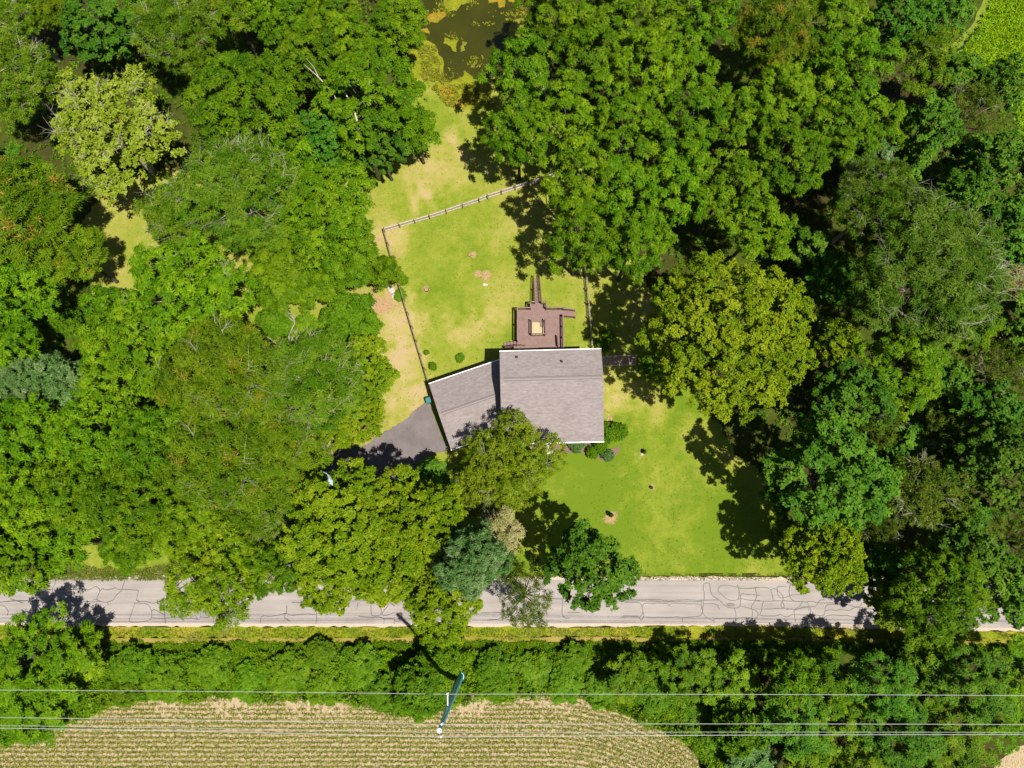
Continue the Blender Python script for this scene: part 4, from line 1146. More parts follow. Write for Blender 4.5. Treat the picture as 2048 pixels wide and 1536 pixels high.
NAME_OF = {'leafy': 'leafy_tree', 'branchy': 'leafy_tree', 'dense': 'leafy_tree', 'oak': 'domed_tree', 'maple': 'deep_green_tree', 'feath': 'feathery_tree',
           'amber': 'feathery_tree', 'amberhot': 'feathery_tree', 'fleck': 'leafy_tree', 'sparse': 'pale_tree', 'blue': 'blue_green_tree', 'airy': 'olive_tree',
           'yard': 'yard_tree', 'low': 'low_tree', 'grey': 'conifer_tree', 'shrub': 'garden_shrub', 'blueshrub': 'garden_shrub'}
NAME_OF['airy'] = 'airy_tree'
_trng = random.Random(99)
def plant(px, py, rpx, key, label, H=0.0, cat='tree', group=None, zf=0.62, name=None, mats=None):
    """A tree whose crown was seen at (px, py) with a radius of rpx photo pixels."""
    h = H
    Rw = metres(rpx, px, py, 9.0)
    best = min(PROTO[key], key=lambda p: abs(math.log(p[0] / Rw)) + _trng.uniform(0, .12))
    R0, H0, parts = best
    if not h:
        h = H0 * (Rw / R0) ** .6 * _trng.uniform(.94, 1.06)
    z = h * zf
    Rw = metres(rpx, px, py, z)
    p = at(px, py, z)
    t = thing(name or NAME_OF[key], label, cat, (p.x, p.y, 0), _trng.uniform(0, 6.283), group)
    s = Rw / R0
    t.scale = (s, s * _trng.uniform(.94, 1.06), h / H0)
    for pn, me in parts:
        o = link(pn, me, t)
        if mats and pn == 'crown':
            o.material_slots[0].link = 'OBJECT'
            o.material_slots[0].material = mats
    return t
# ================================================================ TREES, ONE BY ONE
T = plant
# top left
T(40, 40, 78, 'feath', 'grey-twigged feathery tree in the very top left corner')
T(120, 25, 52, 'amber', 'amber tinted feathery tree on the top edge beside the corner tree')
T(55, 180, 88, 'feath', 'grey-green feathery tree on the left edge under the corner tree')
T(215, 78, 80, 'maple', 'dark green dense tree on the top edge between two feathery trees', 13)
T(300, 20, 45, 'dense', 'small bright tree on the top edge right of the dark green one')
T(370, 92, 85, 'feath', 'feathery tree with pale twigs above the pale yellow-green tree')
T(472, 32, 60, 'amber', 'amber flecked tree on the top edge left of bright leafy trees')
T(575, 45, 75, 'dense', 'bright leafy tree on the top edge right of the amber flecked tree')
T(665, 40, 62, 'dense', 'second bright leafy tree along the top edge, nearer the pond')
T(508, 228, 125, 'dense', 'large bright leafy tree right of the pale yellow-green tree', 17)
T(640, 135, 72, 'dense', 'bright leafy tree between the large leafy tree and the orange flecked one')
T(655, 285, 58, 'maple', 'dark green tree just below the large bright leafy tree', 12)
T(600, 330, 50, 'dense', 'mid green tree in shade under the large bright leafy tree', 11)
T(238, 275, 152, 'sparse', 'pale yellow-green thin crowned tree standing over sunlit grass', 13)
T(65, 450, 118, 'amberhot', 'orange tinted feathery tree on the left edge above the dark hollow')
T(165, 520, 62, 'amber', 'brownish feathery tree with pale limbs right of the orange tinted one', 12)
T(15, 345, 50, 'maple', 'shaded green tree on the left edge above the orange tinted tree', 10)
T(495, 405, 125, 'feath', 'broad feathery grey-twigged tree above the back yard trees')
T(375, 450, 65, 'feath', 'small feathery tree on the right side of the left clearing')
T(665, 440, 105, 'dense', 'bright leafy tree whose right edge touches the picket fence corner')
T(745, 215, 118, 'fleck', 'rounded tree with orange seed flecks left of the pond', 16)
T(705, 110, 60, 'dense', 'bright tree behind the rounded orange flecked tree', 14)
T(800, 60, 62, 'dense', 'leafy tree leaning over the pond near its left shore', 11)
T(700, 305, 50, 'maple', 'dark green tree beside the bare dead branches', 10)
T(765, 305, 58, 'maple', 'dark green tree at the upper lawn edge below the flecked tree', 11)
T(835, 275, 45, 'dense', 'leafy tree at the upper lawn edge nearest to the pond', 10)
# left middle
T(45, 600, 88, 'dense', 'leafy tree on the left edge beside the dark hollow', 14)
T(28, 705, 72, 'dense', 'leafy tree on the left edge above the blue-green trees', 13)
T(128, 642, 32, 'low', 'lone bright sapling standing in the dark hollow', 5)
T(172, 682, 23, 'low', 'smaller sapling below the lone one at the edge of the dark hollow', 4)
T(385, 595, 132, 'branchy', 'large bright tree with pale limbs showing in the middle of the left wood', 15)
T(272, 720, 110, 'dense', 'bright leafy tree below the large pale limbed tree', 15)
T(75, 775, 62, 'blue', 'blue-green tree on the left, the larger of two together', 12)
T(135, 765, 48, 'blue', 'smaller blue-green tree touching the larger blue-green one', 12)
T(465, 760, 125, 'amber', 'brown tinted feathery tree with reddish twig ends in the left wood')
T(645, 770, 105, 'feath', 'grey twigged feathery tree beside the pale strip of lawn')
T(722, 745, 72, 'oak', 'yellow-green tree jutting into the pale strip of lawn, upper one', 11)
T(700, 838, 72, 'oak', 'yellow-green tree above the driveway, lower one of two', 11)
T(585, 500, 80, 'dense', 'bright tree left of the yard below the fence corner tree', 12)
T(695, 520, 70, 'dense', 'bright tree close to the left yard fence, above the bare soil', 11)
T(768, 548, 36, 'dense', 'branch heavy small tree hanging over the left yard fence', 8)
T(700, 635, 62, 'low', 'low bright green tree right of the small lawn gap', 6.5)
T(612, 672, 50, 'low', 'low spreading bright tree below the small lawn gap', 3.5)
T(548, 640, 38, 'low', 'low bright tree left of the small lawn gap', 5)
T(630, 876, 27, 'blue', 'small round blue-green tree beside the driveway bend', 5)
T(65, 890, 98, 'dense', 'leafy tree on the left edge under the blue-green trees')
T(205, 880, 88, 'dense', 'leafy tree right of the left edge tree, under the blue-green trees')
T(330, 895, 95, 'dense', 'bright leafy tree left of the finely flecked feathery trees')
T(455, 925, 125, 'amber', 'large orange flecked feathery tree in the lower left wood')
T(575, 900, 95, 'amber', 'feathery tree left of the driveway with thin bare twigs')
T(60, 1005, 105, 'dense', 'big leafy tree on the left edge above the road trees')
T(175, 985, 92, 'dense', 'leafy tree between big leafy trees of the lower left wood')
T(290, 1010, 95, 'dense', 'leafy tree two crowns in from the left above the grass verge')
T(395, 1035, 80, 'dense', 'leafy tree right above the road overhanging yellow-green tree', 15)
T(515, 1030, 85, 'feath', 'feathery tree behind the roadside trees left of the driveway')
T(590, 1035, 62, 'fleck', 'small dull green tree at the mouth of the driveway', 10)
T(35, 1115, 92, 'maple', 'darker green tree hanging over the far left end of the road', 15, mats=LM['leafy'])
T(135, 1085, 62, 'dense', 'leafy tree just above the grassy bit of road verge', 12)
T(270, 1085, 65, 'dense', 'low leafy tree above the left verge near the road', 9)
T(445, 1135, 118, 'branchy', 'yellow-green tree with pale twigs hanging over the road', 14, mats=LM['oak'])
T(560, 1130, 78, 'fleck', 'green tree over the road, right of the pale twigged one', 13)
T(700, 1050, 125, 'oak', 'wide yellow-green tree by the road, left one of a pair', 16)
T(820, 1045, 112, 'oak', 'wide yellow-green tree by the road, right one of a pair', 16)
T(665, 1145, 75, 'oak', 'yellow-green tree at the road under the left wide crown', 12)
T(775, 1140, 72, 'oak', 'yellow-green tree at the road under the right wide crown', 12)
T(885, 1205, 78, 'oak', 'yellow-green tree reaching right across the road below the spruce', 12)
T(945, 1118, 76, 'blue', 'tall blue-green spruce beside the road', 17)
T(992, 1075, 54, 'grey', 'faded grey-brown conifer leaning against the blue-green spruce', 12)
T(1050, 1190, 70, 'airy', 'thin see-through olive tree over the road beside the spruce', 11)
T(1178, 1135, 94, 'maple', 'dark green round tree between front lawn and road', 15)
T(1020, 925, 108, 'yard', 'light green yard tree reaching over the front edge of the roof', 10.5)
T(958, 975, 62, 'yard', 'smaller light green tree in front of the garage', 8)
T(860, 975, 52, 'maple', 'dark green tree in the shade at the end of the driveway', 7)
T(560, 572, 58, 'dense', 'leafy tree filling the space left of the low bright trees', 10)
T(622, 578, 50, 'dense', 'leafy tree just above the small lawn gap', 9)
T(240, 628, 58, 'dense', 'leafy tree on the lower edge of the left clearing', 11)
# pond side and north wood
T(1040, 165, 78, 'leafy', 'bright leafy tree at the right shore of the pond')
T(1105, 50, 74, 'leafy', 'leafy tree on the top edge just right of the pond')
T(1200, 40, 72, 'leafy', 'leafy tree on the top edge, second from the pond')
T(1300, 45, 76, 'leafy', 'leafy tree on the top edge, third from the pond')
T(1405, 55, 74, 'leafy', 'leafy tree on the top edge left of the orange tipped tree')
T(1165, 145, 82, 'leafy', 'leafy tree in the second row right of the pond')
T(1285, 155, 86, 'leafy', 'wide leafy tree in the second row of the north wood')
T(1372, 150, 62, 'leafy', 'leafy tree in the second row close to the orange tipped tree')
T(1040, 285, 76, 'leafy', 'leafy tree throwing shade on the lawn below the pond')
T(1135, 265, 82, 'leafy', 'leafy tree behind the one shading the lawn below the pond')
T(1245, 285, 86, 'leafy', 'leafy tree in the middle of the north wood')
T(1365, 270, 84, 'leafy', 'leafy tree in the middle of the north wood, one crown further right')
T(1150, 385, 82, 'leafy', 'leafy tree standing over the right end of the back fence')
T(1245, 400, 84, 'leafy', 'leafy tree right of the one over the back fence')
T(1345, 395, 84, 'leafy', 'leafy tree above the great yellow-green dome, left of two')
T(1440, 395, 82, 'leafy', 'leafy tree above the great yellow-green dome, right of two')
T(1160, 490, 82, 'leafy', 'leafy tree whose shadow falls on the fenced lawn')
T(1262, 500, 78, 'leafy', 'leafy tree touching the upper left of the great yellow-green dome')
T(1470, 250, 80, 'leafy', 'leafy tree below the orange tipped tree')
T(1535, 95, 80, 'amberhot', 'orange tipped feathery tree on the top edge of the north wood', 16)
T(1545, 225, 76, 'leafy', 'leafy tree right below the orange tipped tree')
T(1560, 340, 92, 'fleck', 'finely leaved tree on the right flank of the north wood')
T(1500, 470, 76, 'leafy', 'leafy tree beside the deep dark gap right of the dome')
T(1640, 60, 76, 'leafy', 'leafy tree on the top edge right of the orange tipped tree')
T(1690, 160, 82, 'leafy', 'leafy tree toward the bright field, second row from the top')
T(1620, 190, 70, 'leafy', 'leafy tree wedged between bigger crowns right of the orange tipped tree')
T(1660, 290, 76, 'leafy', 'leafy tree below the second row, over dark gaps')
T(1750, 260, 60, 'leafy', 'small leafy tree above the blue-green one near the field', 12)
# top right
T(1785, 55, 76, 'maple', 'dark green tree on the top edge nearest to the bright field path')
T(1868, 40, 62, 'maple', 'dark green tree right at the path by the bright field')
T(1835, 140, 66, 'leafy', 'yellowish leafy tree left of the path by the bright field')
T(1885, 170, 52, 'maple', 'green tree at the lower end of the field path', 12)
T(1838, 275, 64, 'maple', 'soft green tree below the bright field path', 14)
T(1925, 240, 66, 'airy', 'dark olive thin tree at the edge of the bright field', 13)
T(1982, 190, 58, 'maple', 'dark green tree pushing into the bright field', 13)
T(1728, 335, 48, 'blue', 'small blue-green tree beside bare twigs in the dark gap', 11)
T(1728, 425, 88, 'feath', 'green feathery tree above the great grey twigged tree', 16, mats=LM['feath_dark'])
T(1912, 405, 58, 'maple', 'upright green tree between dark gaps in the right wood', 14)
T(1995, 345, 86, 'maple', 'broad green tree on the right edge under the bright field')
T(2000, 475, 78, 'maple', 'green tree on the right edge beside the great grey twigged tree')
T(1830, 560, 160, 'feath', 'great feathery tree with pale bare twigs in the right wood', 19, mats=LM['feath_dark'])
T(1655, 560, 62, 'maple', 'low dark green tree in shade left of the great feathery tree', 9)
T(1990, 580, 45, 'grey', 'half bare brownish tree near the right edge', 11)
T(2015, 660, 74, 'maple', 'green tree on the right edge below the half bare brownish one')
T(1930, 660, 66, 'leafy', 'leafy tree under the right side of the great feathery tree')
T(1446, 680, 174, 'oak', 'great yellow-green dome shaped tree right of the house', 19)
T(1662, 690, 44, 'oak', 'small yellow-green tree just right of the great dome', 11)
T(1785, 745, 92, 'leafy', 'leafy tree below the great grey twigged feathery tree', 15)
T(1690, 795, 82, 'maple', 'loose deep green tree lower right of the great dome', 14)
T(1985, 745, 72, 'airy', 'dull olive tree on the right edge above the lower dark gap', 13)
T(1650, 955, 125, 'maple', 'large deep green tree at the right side of the front lawn', 19)
T(1560, 985, 42, 'maple', 'low dark tree in shade left of the large deep green one', 7)
T(1740, 845, 58, 'airy', 'thin olive tree above the large deep green tree', 12)
T(1835, 985, 92, 'airy', 'wide brownish olive tree right of the large deep green one', 14)
T(1955, 830, 74, 'maple', 'green tree above the broad one near the right edge', 13)
T(1985, 935, 100, 'maple', 'broad deep green tree on the right edge of the lower wood', 17)
T(1880, 870, 55, 'airy', 'sparse dark olive tree in the gap near the right edge', 11)
T(1740, 1045, 52, 'airy', 'brownish thin tree under the large deep green one', 11)
T(1635, 1112, 84, 'oak', 'yellow-green tree over the road at the right end of the lawn', 14)
T(1572, 1075, 34, 'oak', 'small yellow-green tree at the lower corner of the front lawn', 8)
T(1845, 1185, 100, 'dense', 'leafy tree over the right part of the road')
T(1915, 1105, 76, 'maple', 'deep green tree behind the one over the right part of the road')
T(1992, 1185, 78, 'maple', 'deep green tree at the far right end of the road')
T(2035, 1085, 62, 'airy', 'thin olive tree at the right edge above the road end', 12)
T(1785, 1205, 56, 'oak', 'yellowish small tree over the road left of the bigger leafy one', 10)
T(1885, 765, 62, 'maple', 'low dark tree in the shade right of the leafy tree under the great feathery one', 10)
T(1905, 915, 50, 'maple', 'low dark green tree in the shade left of the broad right edge tree', 10)
T(1795, 885, 52, 'maple', 'low dark tree in the gap above the brownish olive one', 9)
T(1905, 1020, 52, 'maple', 'low green tree between the brownish olive one and the right edge', 10)
T(2035, 850, 55, 'maple', 'low dark tree on the right edge above the broad deep green one', 10)
T(1750, 1120, 55, 'maple', 'low dark tree in shade between the road trees on the right', 8)
T(1920, 325, 48, 'maple', 'low dark tree in the gap under the thin olive tree by the field', 9)
T(1795, 330, 48, 'maple', 'low dark tree in the black gap above the great feathery tree', 9)
T(1610, 500, 50, 'maple', 'low dark tree in the deep gap at the top right of the dome', 9)
T(2030, 545, 48, 'maple', 'dark green tree on the right edge above the half bare one', 12)
# hedgerow trees south of the road
T(75, 1315, 100, 'leafy', 'tall dark leafy tree at the left end of the hedge by the road', 9)
T(165, 1300, 50, 'leafy', 'small leafy tree right of the tall one at the left hedge end', 6)
T(85, 1400, 92, 'leafy', 'leafy tree in the left hedge corner beside the field', 8)
T(35, 1435, 55, 'low', 'low bright bush tree at the left edge beside the field', 5)
T(880, 1318, 44, 'low', 'bright low tree in the hedge above the utility pole', 5)
T(835, 1380, 58, 'low', 'bright low tree in the hedge left of the utility pole', 5)
T(1250, 1345, 45, 'leafy', 'small leafy tree where the hedge begins to thicken', 5)
T(1380, 1345, 58, 'leafy', 'leafy hedge tree left of the dark shaded notch', 6)
T(1465, 1365, 60, 'leafy', 'leafy hedge tree under the upper wire at the notch', 6.5)
T(1562, 1350, 54, 'leafy', 'leafy hedge tree right of the dark shaded notch', 10.5)
T(1650, 1365, 65, 'leafy', 'star leaved hedge tree below the right part of the road', 9.5)
T(1745, 1365, 68, 'leafy', 'hedge tree in the lower right between two dark gaps', 12.0, mats=LM['maple'])
T(1835, 1340, 68, 'leafy', 'hedge tree in the lower right with a narrow dark gap beside it', 8.0)
T(1925, 1360, 73, 'leafy', 'broad hedge tree in the lower right, second from the edge', 11.5, mats=LM['maple'])
T(2018, 1345, 66, 'leafy', 'hedge tree on the right edge just above the upper wire', 10.2)
T(1480, 1450, 62, 'low', 'hedge tree between the wires beside the bare field corner', 7.2)
T(1580, 1440, 68, 'leafy', 'hedge tree under the middle wires, left of centre right', 9.5, mats=LM['maple'])
T(1690, 1460, 70, 'leafy', 'hedge tree under the lower wires right of a dark gap', 7.5)
T(1795, 1465, 73, 'leafy', 'hedge tree under the lower wires in the right corner wood', 10.5, mats=LM['maple'])
T(1900, 1465, 73, 'leafy', 'hedge tree under the lower wires near the pale soil corner', 8.5)
T(1985, 1430, 58, 'leafy', 'hedge tree on the right edge between upper and middle wires', 8.4)
T(1500, 1520, 52, 'blue', 'pale blue-green weedy tree on the bottom edge by the field', 4.8)
T(1600, 1525, 54, 'leafy', 'leafy tree on the bottom edge right of the pale weedy one', 7.8)
T(1715, 1540, 66, 'leafy', 'leafy tree on the bottom edge in the right corner wood', 8.4)
T(1840, 1545, 66, 'leafy', 'leafy tree on the bottom edge beside the pale soil corner', 8.4)

# bushes set in the hedgerow
_hb = [(260, 1330, 40), (330, 1360, 46), (420, 1335, 44), (500, 1365, 42), (575, 1345, 46), (650, 1370, 40), (640, 1310, 34), (720, 1330, 44), (760, 1385, 36), (985, 1335, 36), (1000, 1375, 34), (1060, 1345, 44), (1130, 1370, 38), (1150, 1315, 32), (1200, 1380, 36), (1310, 1385, 44), (1330, 1320, 36), (1400, 1420, 44), (1430, 1480, 36), (250, 1385, 30)]
_hl = ['leafy bush at the left of the hedge, next after the corner trees', 'tall bush in the left hedge halfway to the field edge', 'bush in the left hedge close below the verge', 'bush on the field edge of the left hedge under the upper wire', 'rounded bush in the left hedge where a shadow gap opens', 'bush in the hedge bulging towards the field left of the pole', 'small bush at the verge side of the hedge left of the pole', 'bush in the hedge below the overhanging yellow-green tree, left side', 'small bush poking into the field just left of the pole', 'bush right of the pole shadow in the hedge', 'small bush at the field edge right of the pole', 'broad bush in the hedge right of the pole, second one along', 'bush on the field edge where the stubble reaches up to the hedge', 'small bush at the verge right of the pole, below the thin olive tree', 'bush on the field edge before the hedge thickens', 'bush between the thickened hedge and the curving crop rows', 'small bush at the verge below the front lawn', 'bush above the bend of the crop rows', 'small bush at the curved right edge of the field', 'tiny bush at the left corner of the field edge']
for (px, py, r), lb in zip(_hb, _hl):
    T(px, py, r, 'low', lb, _trng.uniform(1.5, 2.7), 'bush', 'bushes in the roadside hedge', name='hedge_bush')

# garden shrubs
def shrub(px, py, r, key, label, h, group=None, cat='shrub'):
    return plant(px, py, r, key, label, h, cat, group, .4)
shrub(1153, 889, 16, 'blueshrub', 'round clipped pale green shrub alone in the mulch bed', 1.5)
shrub(1201, 893, 15, 'shrub', 'yellow-green shrub under the front right corner of the roof', 1.6)
shrub(1184, 905, 13, 'shrub', 'small yellow-green shrub at the lawn edge of the mulch bed', 1.2)
shrub(1215, 910, 13, 'blueshrub', 'small round blue-green shrub ringed with dark mulch', 1.2)
shrub(1219, 865, 22, 'shrub', 'large bright shrub against the right wall of the house', 2.3)
shrub(1236, 864, 20, 'low', 'tall bright shrub beside the one at the right wall', 2.0)
shrub(866, 733, 9, 'shrub', 'small green shrub in the yard close to the garage roof', .8)
shrub(853, 677 + 28, 6, 'shrub', 'tiny green shrub at the left yard fence above the garage', .5)
shrub(920, 716, 10, 'shrub', 'weedy green clump in the yard above the garage roof', .5)
shrub(806, 560, 12, 'shrub', 'green weedy clump beside the rocks at the left fence', .9)
shrub(800, 590, 14, 'shrub', 'low green weeds outside the left yard fence', .5)
shrub(1205, 690, 16, 'shrub', 'leafy green shrub at the right rear corner of the house', 1.4)
shrub(1300, 732, 26, 'low', 'bright shrub in the shade right of the gravel path', 2.4)
shrub(1215, 672, 14, 'shrub', 'shaded green shrub at the foot of the right yard fence', 1.2)

# bare dead trees
def dead_tree(px, py, label, H, seed, s=1.0, lean=(0, 0), lim=3, stems=3):
    r = random.Random(seed)
    p = at(px, py, H * .7)
    b = MB()
    def grow(a, d, L, w, k):
        e = a + d * L
        m = a.lerp(e, .5) + Vector((r.uniform(-.15, .15), r.uniform(-.15, .15), r.uniform(-.1, .1))) * L * .4
        b.tube([a, m, e], [w, w * .8, w * .5], 6 if k == 0 else 4)
        if k < lim:
            for _ in range(r.choice((2, 3)) if lim > 2 else 1):
                nd = (d + Vector((r.uniform(-.9, .9), r.uniform(-.9, .9), r.uniform(-.25, .35)))).normalized()
                grow(e if r.random() < .6 else m, nd, L * r.uniform(.5, .75), w * .55, k + 1)
    t = thing('dead_tree', label, 'dead tree', (p.x, p.y, 0))
    base = MB(); base.tube([(0, 0, -.1), (0.05, .05, H * .35), (lean[0] * .4, lean[1] * .4, H * .66)], [.24 * s, .2 * s, .15 * s], 8)
    base.build('trunk', DEAD_WOOD, t, True)
    for k in range(stems):
        d = Vector((lean[0] + r.uniform(-.5, .5), lean[1] + r.uniform(-.5, .5), 1.0 if k else .5)).normalized()
        grow(Vector((lean[0] * .4, lean[1] * .4, H * .64)), d, H * .34, .13 * s, 0)
    b.build('branches', DEAD_WOOD, t, True)
dead_tree(722, 262, 'bare forked dead trunk showing pale among the dark trees near the pond', 16.5, 5, 1.2, (-.55, .75), 2, 2)
dead_tree(578, 716, 'small bare dead tree with a tangle of grey branches left of the lawn strip', 8.5, 8, .8, (.3, .2))
dead_tree(1100, 222, 'single dead snag poking out of the leafy trees right of the pond', 16.0, 12, .6, (-.25, .9), 1, 1)

# ---------------------------------------------------------------- masses of small plants
def scatter(name, label, poly_px, dens, n_leaf, L, W, droop, mat, hmin, hmax, seed, clump=2.5, thr=.0, up=1.0, spread=.5, hcl=3.0, poly=None):
    rng = np.random.default_rng(seed)
    pl = poly or [g2(*p) for p in poly_px]
    x0_, x1_ = min(p[0] for p in pl), max(p[0] for p in pl); y0_, y1_ = min(p[1] for p in pl), max(p[1] for p in pl)
    n = int(dens * (x1_ - x0_) * (y1_ - y0_))
    x = rng.uniform(x0_, x1_, n); y = rng.uniform(y0_, y1_, n)
    k = in_poly(x + .6 * (fbm(x, y, 1.5, seed) - .5) * 2, y + .6 * (fbm(x, y, 1.5, seed + 5) - .5) * 2, pl) & (fbm(x, y, clump, seed + 9) + rng.normal(0, .06, n) > thr)
    x, y = x[k], y[k]
    if seed == 201:   # the pole stands clear of the leaves
        pb_ = at(920, 1353, 0); k = np.hypot(x - pb_.x, y - pb_.y) > .9; x, y = x[k], y[k]
    hh = np.clip((fbm(x, y, hcl, seed + 13, 2) - .25) * 1.9, 0, 1)
    z = hmin + (hmax - hmin) * hh * rng.uniform(.55, 1.0, len(x))
    P = np.stack([x, y, z], 1)
    NN = np.stack([rng.normal(0, .45, len(x)), rng.normal(0, .45, len(x)), np.full(len(x), up)], 1)
    tint = np.clip(fbm(x, y, clump, seed + 3) * .9 + rng.normal(0, .12, len(x)), 0, 1)
    q, t = rosettes(rng, P, NN, n_leaf, L, W, droop, tint, spread)
    o = link(name, quads_mesh(name, q, mat, {'tint': t}))
    o['kind'] = 'stuff'
    if label: o['label'] = label
    return o
WEED = leaf_mat('weed_leaves', [(0, (.034, .084, .0015)), (.5, (.072, .142, .002)), (1, (.125, .195, .006))], hue=0, tvar=0)
CROP = leaf_mat('young_crop_leaves', [(0, (.052, .070, .002)), (.5, (.098, .115, .004)), (1, (.17, .175, .014))], hue=0, tvar=0)
BRIGHT = leaf_mat('bright_field_leaves', [(0, (.105, .195, .001)), (.5, (.130, .225, .002)), (1, (.165, .255, .004))], hue=0, tvar=0)
GRASSB = leaf_mat('grass_blades', [(0, (0.0688, 0.1080, 0.0060)), (.5, (0.1125, 0.1440, 0.0120)), (1, (0.2000, 0.1740, 0.0900))], hue=0, tvar=0)
DRYB = leaf_mat('dry_blades', [(0, (.16, .12, .055)), (.5, (.23, .175, .10)), (1, (.31, .255, .165))], hue=0, tvar=0, trans=.2)
hedge_px = [(-200, 1296), (300, 1304), (700, 1304), (1100, 1300), (1500, 1300), (1540, 1300), (1470, 1400), (1440, 1600), (1400, 1520), (1370, 1480), (1280, 1445), (1190, 1400), (1090, 1384), (980, 1396), (900, 1412), (850, 1440), (780, 1425), (700, 1402), (560, 1398), (400, 1396), (260, 1400), (150, 1440), (90, 1462), (-200, 1480)]
scatter('hedge_undergrowth', 'tangled bright green undergrowth filling the roadside hedge', hedge_px, 34, 6, .30, .14, -.1, WEED, .1, 1.9, 201, 1.6, .22, hcl=1.5)
scatter('roadside_weeds', 'low green weeds along the front of the roadside hedge', [(-200, 1283), (700, 1285), (1500, 1281), (2300, 1292), (2300, 1316), (1500, 1306), (700, 1310), (-200, 1310)], 60, 6, .22, .09, .2, WEED, .05, .4, 202, 2.0, .1, hcl=1.0)
scatter('verge_grass', 'short grass growing on the road verges', [(-200, 1254), (700, 1256), (1500, 1254), (2300, 1268), (2300, 1284), (1500, 1275), (700, 1277), (-200, 1275)], 70, 4, .16, .035, .9, GRASSB, .04, .1, 203, 2.0, .3)
scatter('verge_grass', 'grass along the upper edge of the road', [(-200, 1130), (620, 1135), (620, 1160), (-200, 1160)], 60, 5, .25, .06, .6, GRASSB, .05, .3, 204, 2.0, .1)
scatter('verge_grass', 'grass strip between front lawn and road', [(1000, 1146), (1600, 1147), (1600, 1160), (1000, 1160)], 50, 4, .16, .04, .8, GRASSB, .05, .12, 205, 2.0, .3)
scatter('lawn_grass', 'short mown grass of the yard', None, 3, 4, .15, .045, .08, GRASSB, .05, .06, 206, 1.2, .45, poly=lawn_poly)
scatter('lawn_weeds', 'broad leaved weeds and clover scattered through the yard grass', None, 1, 5, .11, .07, .02, GRASSB, .045, .052, 216, 2.5, .5, poly=lawn_poly)
scatter('fallen_leaves', 'dry leaves lying in the yard grass', None, 1.2, 1, .13, .08, .02, DRYB, .05, .06, 217, 4.0, .5, poly=lawn_poly)
wood_left = [(-300, -200), (840, -200), (840, 120), (860, 250), (700, 330), (640, 330), (520, 420), (330, 330), (200, 380), (150, 480), (190, 660), (560, 700), (560, 1040), (120, 1100), (150, 1157), (-300, 1150)]
wood_right = [(1110, -200), (2400, -200), (2400, 1155), (1640, 1157), (1560, 1010), (1420, 820), (1330, 620), (1180, 330), (1000, 160), (1070, 90)]
scatter('forest_undergrowth', 'leafy undergrowth on the floor of the left wood', wood_left, 2.6, 6, .38, .16, 0, LM['leafy'], .1, 1.4, 207, 4.0, .40, hcl=4)
scatter('forest_undergrowth', 'leafy undergrowth on the floor of the right wood', wood_right, 1.6, 6, .34, .16, 0, LM['maple'], .1, .9, 208, 4.0, .40, hcl=4)
bright_px = [(1985, -120), (1975, 20), (1930, 95), (1900, 125), (1940, 150), (2010, 160), (2030, 240), (2060, 330), (2500, 300), (2500, -120)]
bf = [g2(*p) for p in bright_px]
sheet('bright_field', ragged(bf, 1, .3, 17), .03, plain('field_green', (.10, .19, .008), .9, .3, 3.0))
scatter('field_crop', 'dense lime green crop of the field in the top right corner', None, 16, 5, .42, .17, .1, BRIGHT, .3, .55, 209, 1.5, .0, poly=bf, hcl=2)
pth = plain('path_grass', (.085, .115, .004), .95, .3, 3.0)
sheet('grass_path', ragged([g2(*p) for p in [(1880, 98), (1905, 88), (1945, 50), (1965, 5), (1975, -80), (1992, -80), (1980, 10), (1960, 55), (1925, 90), (1900, 108)]], .6, .12, 18), .045, pth)
DUCK = leaf_mat('duckweed_leaves', [(0, (.060, .080, .003)), (.5, (.120, .125, .008)), (1, (.20, .18, .03))], hue=0, tvar=0, trans=.1)
scatter('floating_duckweed', 'specks of yellow-green duckweed drifting on the pond', None, 30, 4, .2, .17, .0, DUCK, .064, .07, 218, 1.8, .69, poly=[g2(*p) for p in pond_px])
scatter('bank_weeds', 'soft weeds growing along the left and lower pond bank', [(838, 90), (868, 95), (886, 160), (905, 172), (985, 168), (990, 215), (900, 215), (868, 185), (840, 150)], 40, 5, .22, .1, .2, DUCK, .08, .4, 219, 1.2, .42)
# crop rows and stubble
rng = np.random.default_rng(301)
def row_y(x, k):
    bend = np.clip(x - g2(1090, 1450)[0], 0, None)
    return k - .018 * bend ** 2 + .10 * (value_noise(x, x * 0 + k, 3.0, 41) - .5)
yr = np.arange(g2(1000, 1372)[1] + 8, g2(1000, 1372)[1] - 26, -.50)
PX, PY = [], []
for k in yr:
    x = np.arange(-75, 40, .12) + rng.uniform(-.05, .05)
    x = x + rng.uniform(-.05, .05, len(x))
    PX.append(x); PY.append(row_y(x, k) + rng.normal(0, .055, len(x)))
PX = np.concatenate(PX); PY = np.concatenate(PY)
far = np.clip((g2(1000, 1425)[1] - PY) / 4.5 + .2, 0, 1)
keep = in_poly(PX, PY, field_poly) & (fbm(PX, PY, 4, 303) * .8 + .42 * far + rng.normal(0, .12, len(PX)) > .36)
PX, PY = PX[keep], PY[keep]
P = np.stack([PX, PY, np.full(len(PX), .05)], 1)
NN = np.stack([rng.normal(0, .2, len(PX)), rng.normal(0, .2, len(PX)), np.ones(len(PX))], 1)
q, t = rosettes(rng, P, NN, 6, .26, .085, .10, np.clip(rng.normal(.45, .2, len(PX)), 0, 1), .3)
o = link('crop_rows', quads_mesh('crop_rows', q, CROP, {'tint': t})); o['kind'] = 'stuff'; o['label'] = 'rows of young green plants across the stubble field'
xs_ = rng.uniform(-80, 85, 130000); ys_ = rng.uniform(yr.min() - 2, yr.max(), 130000)
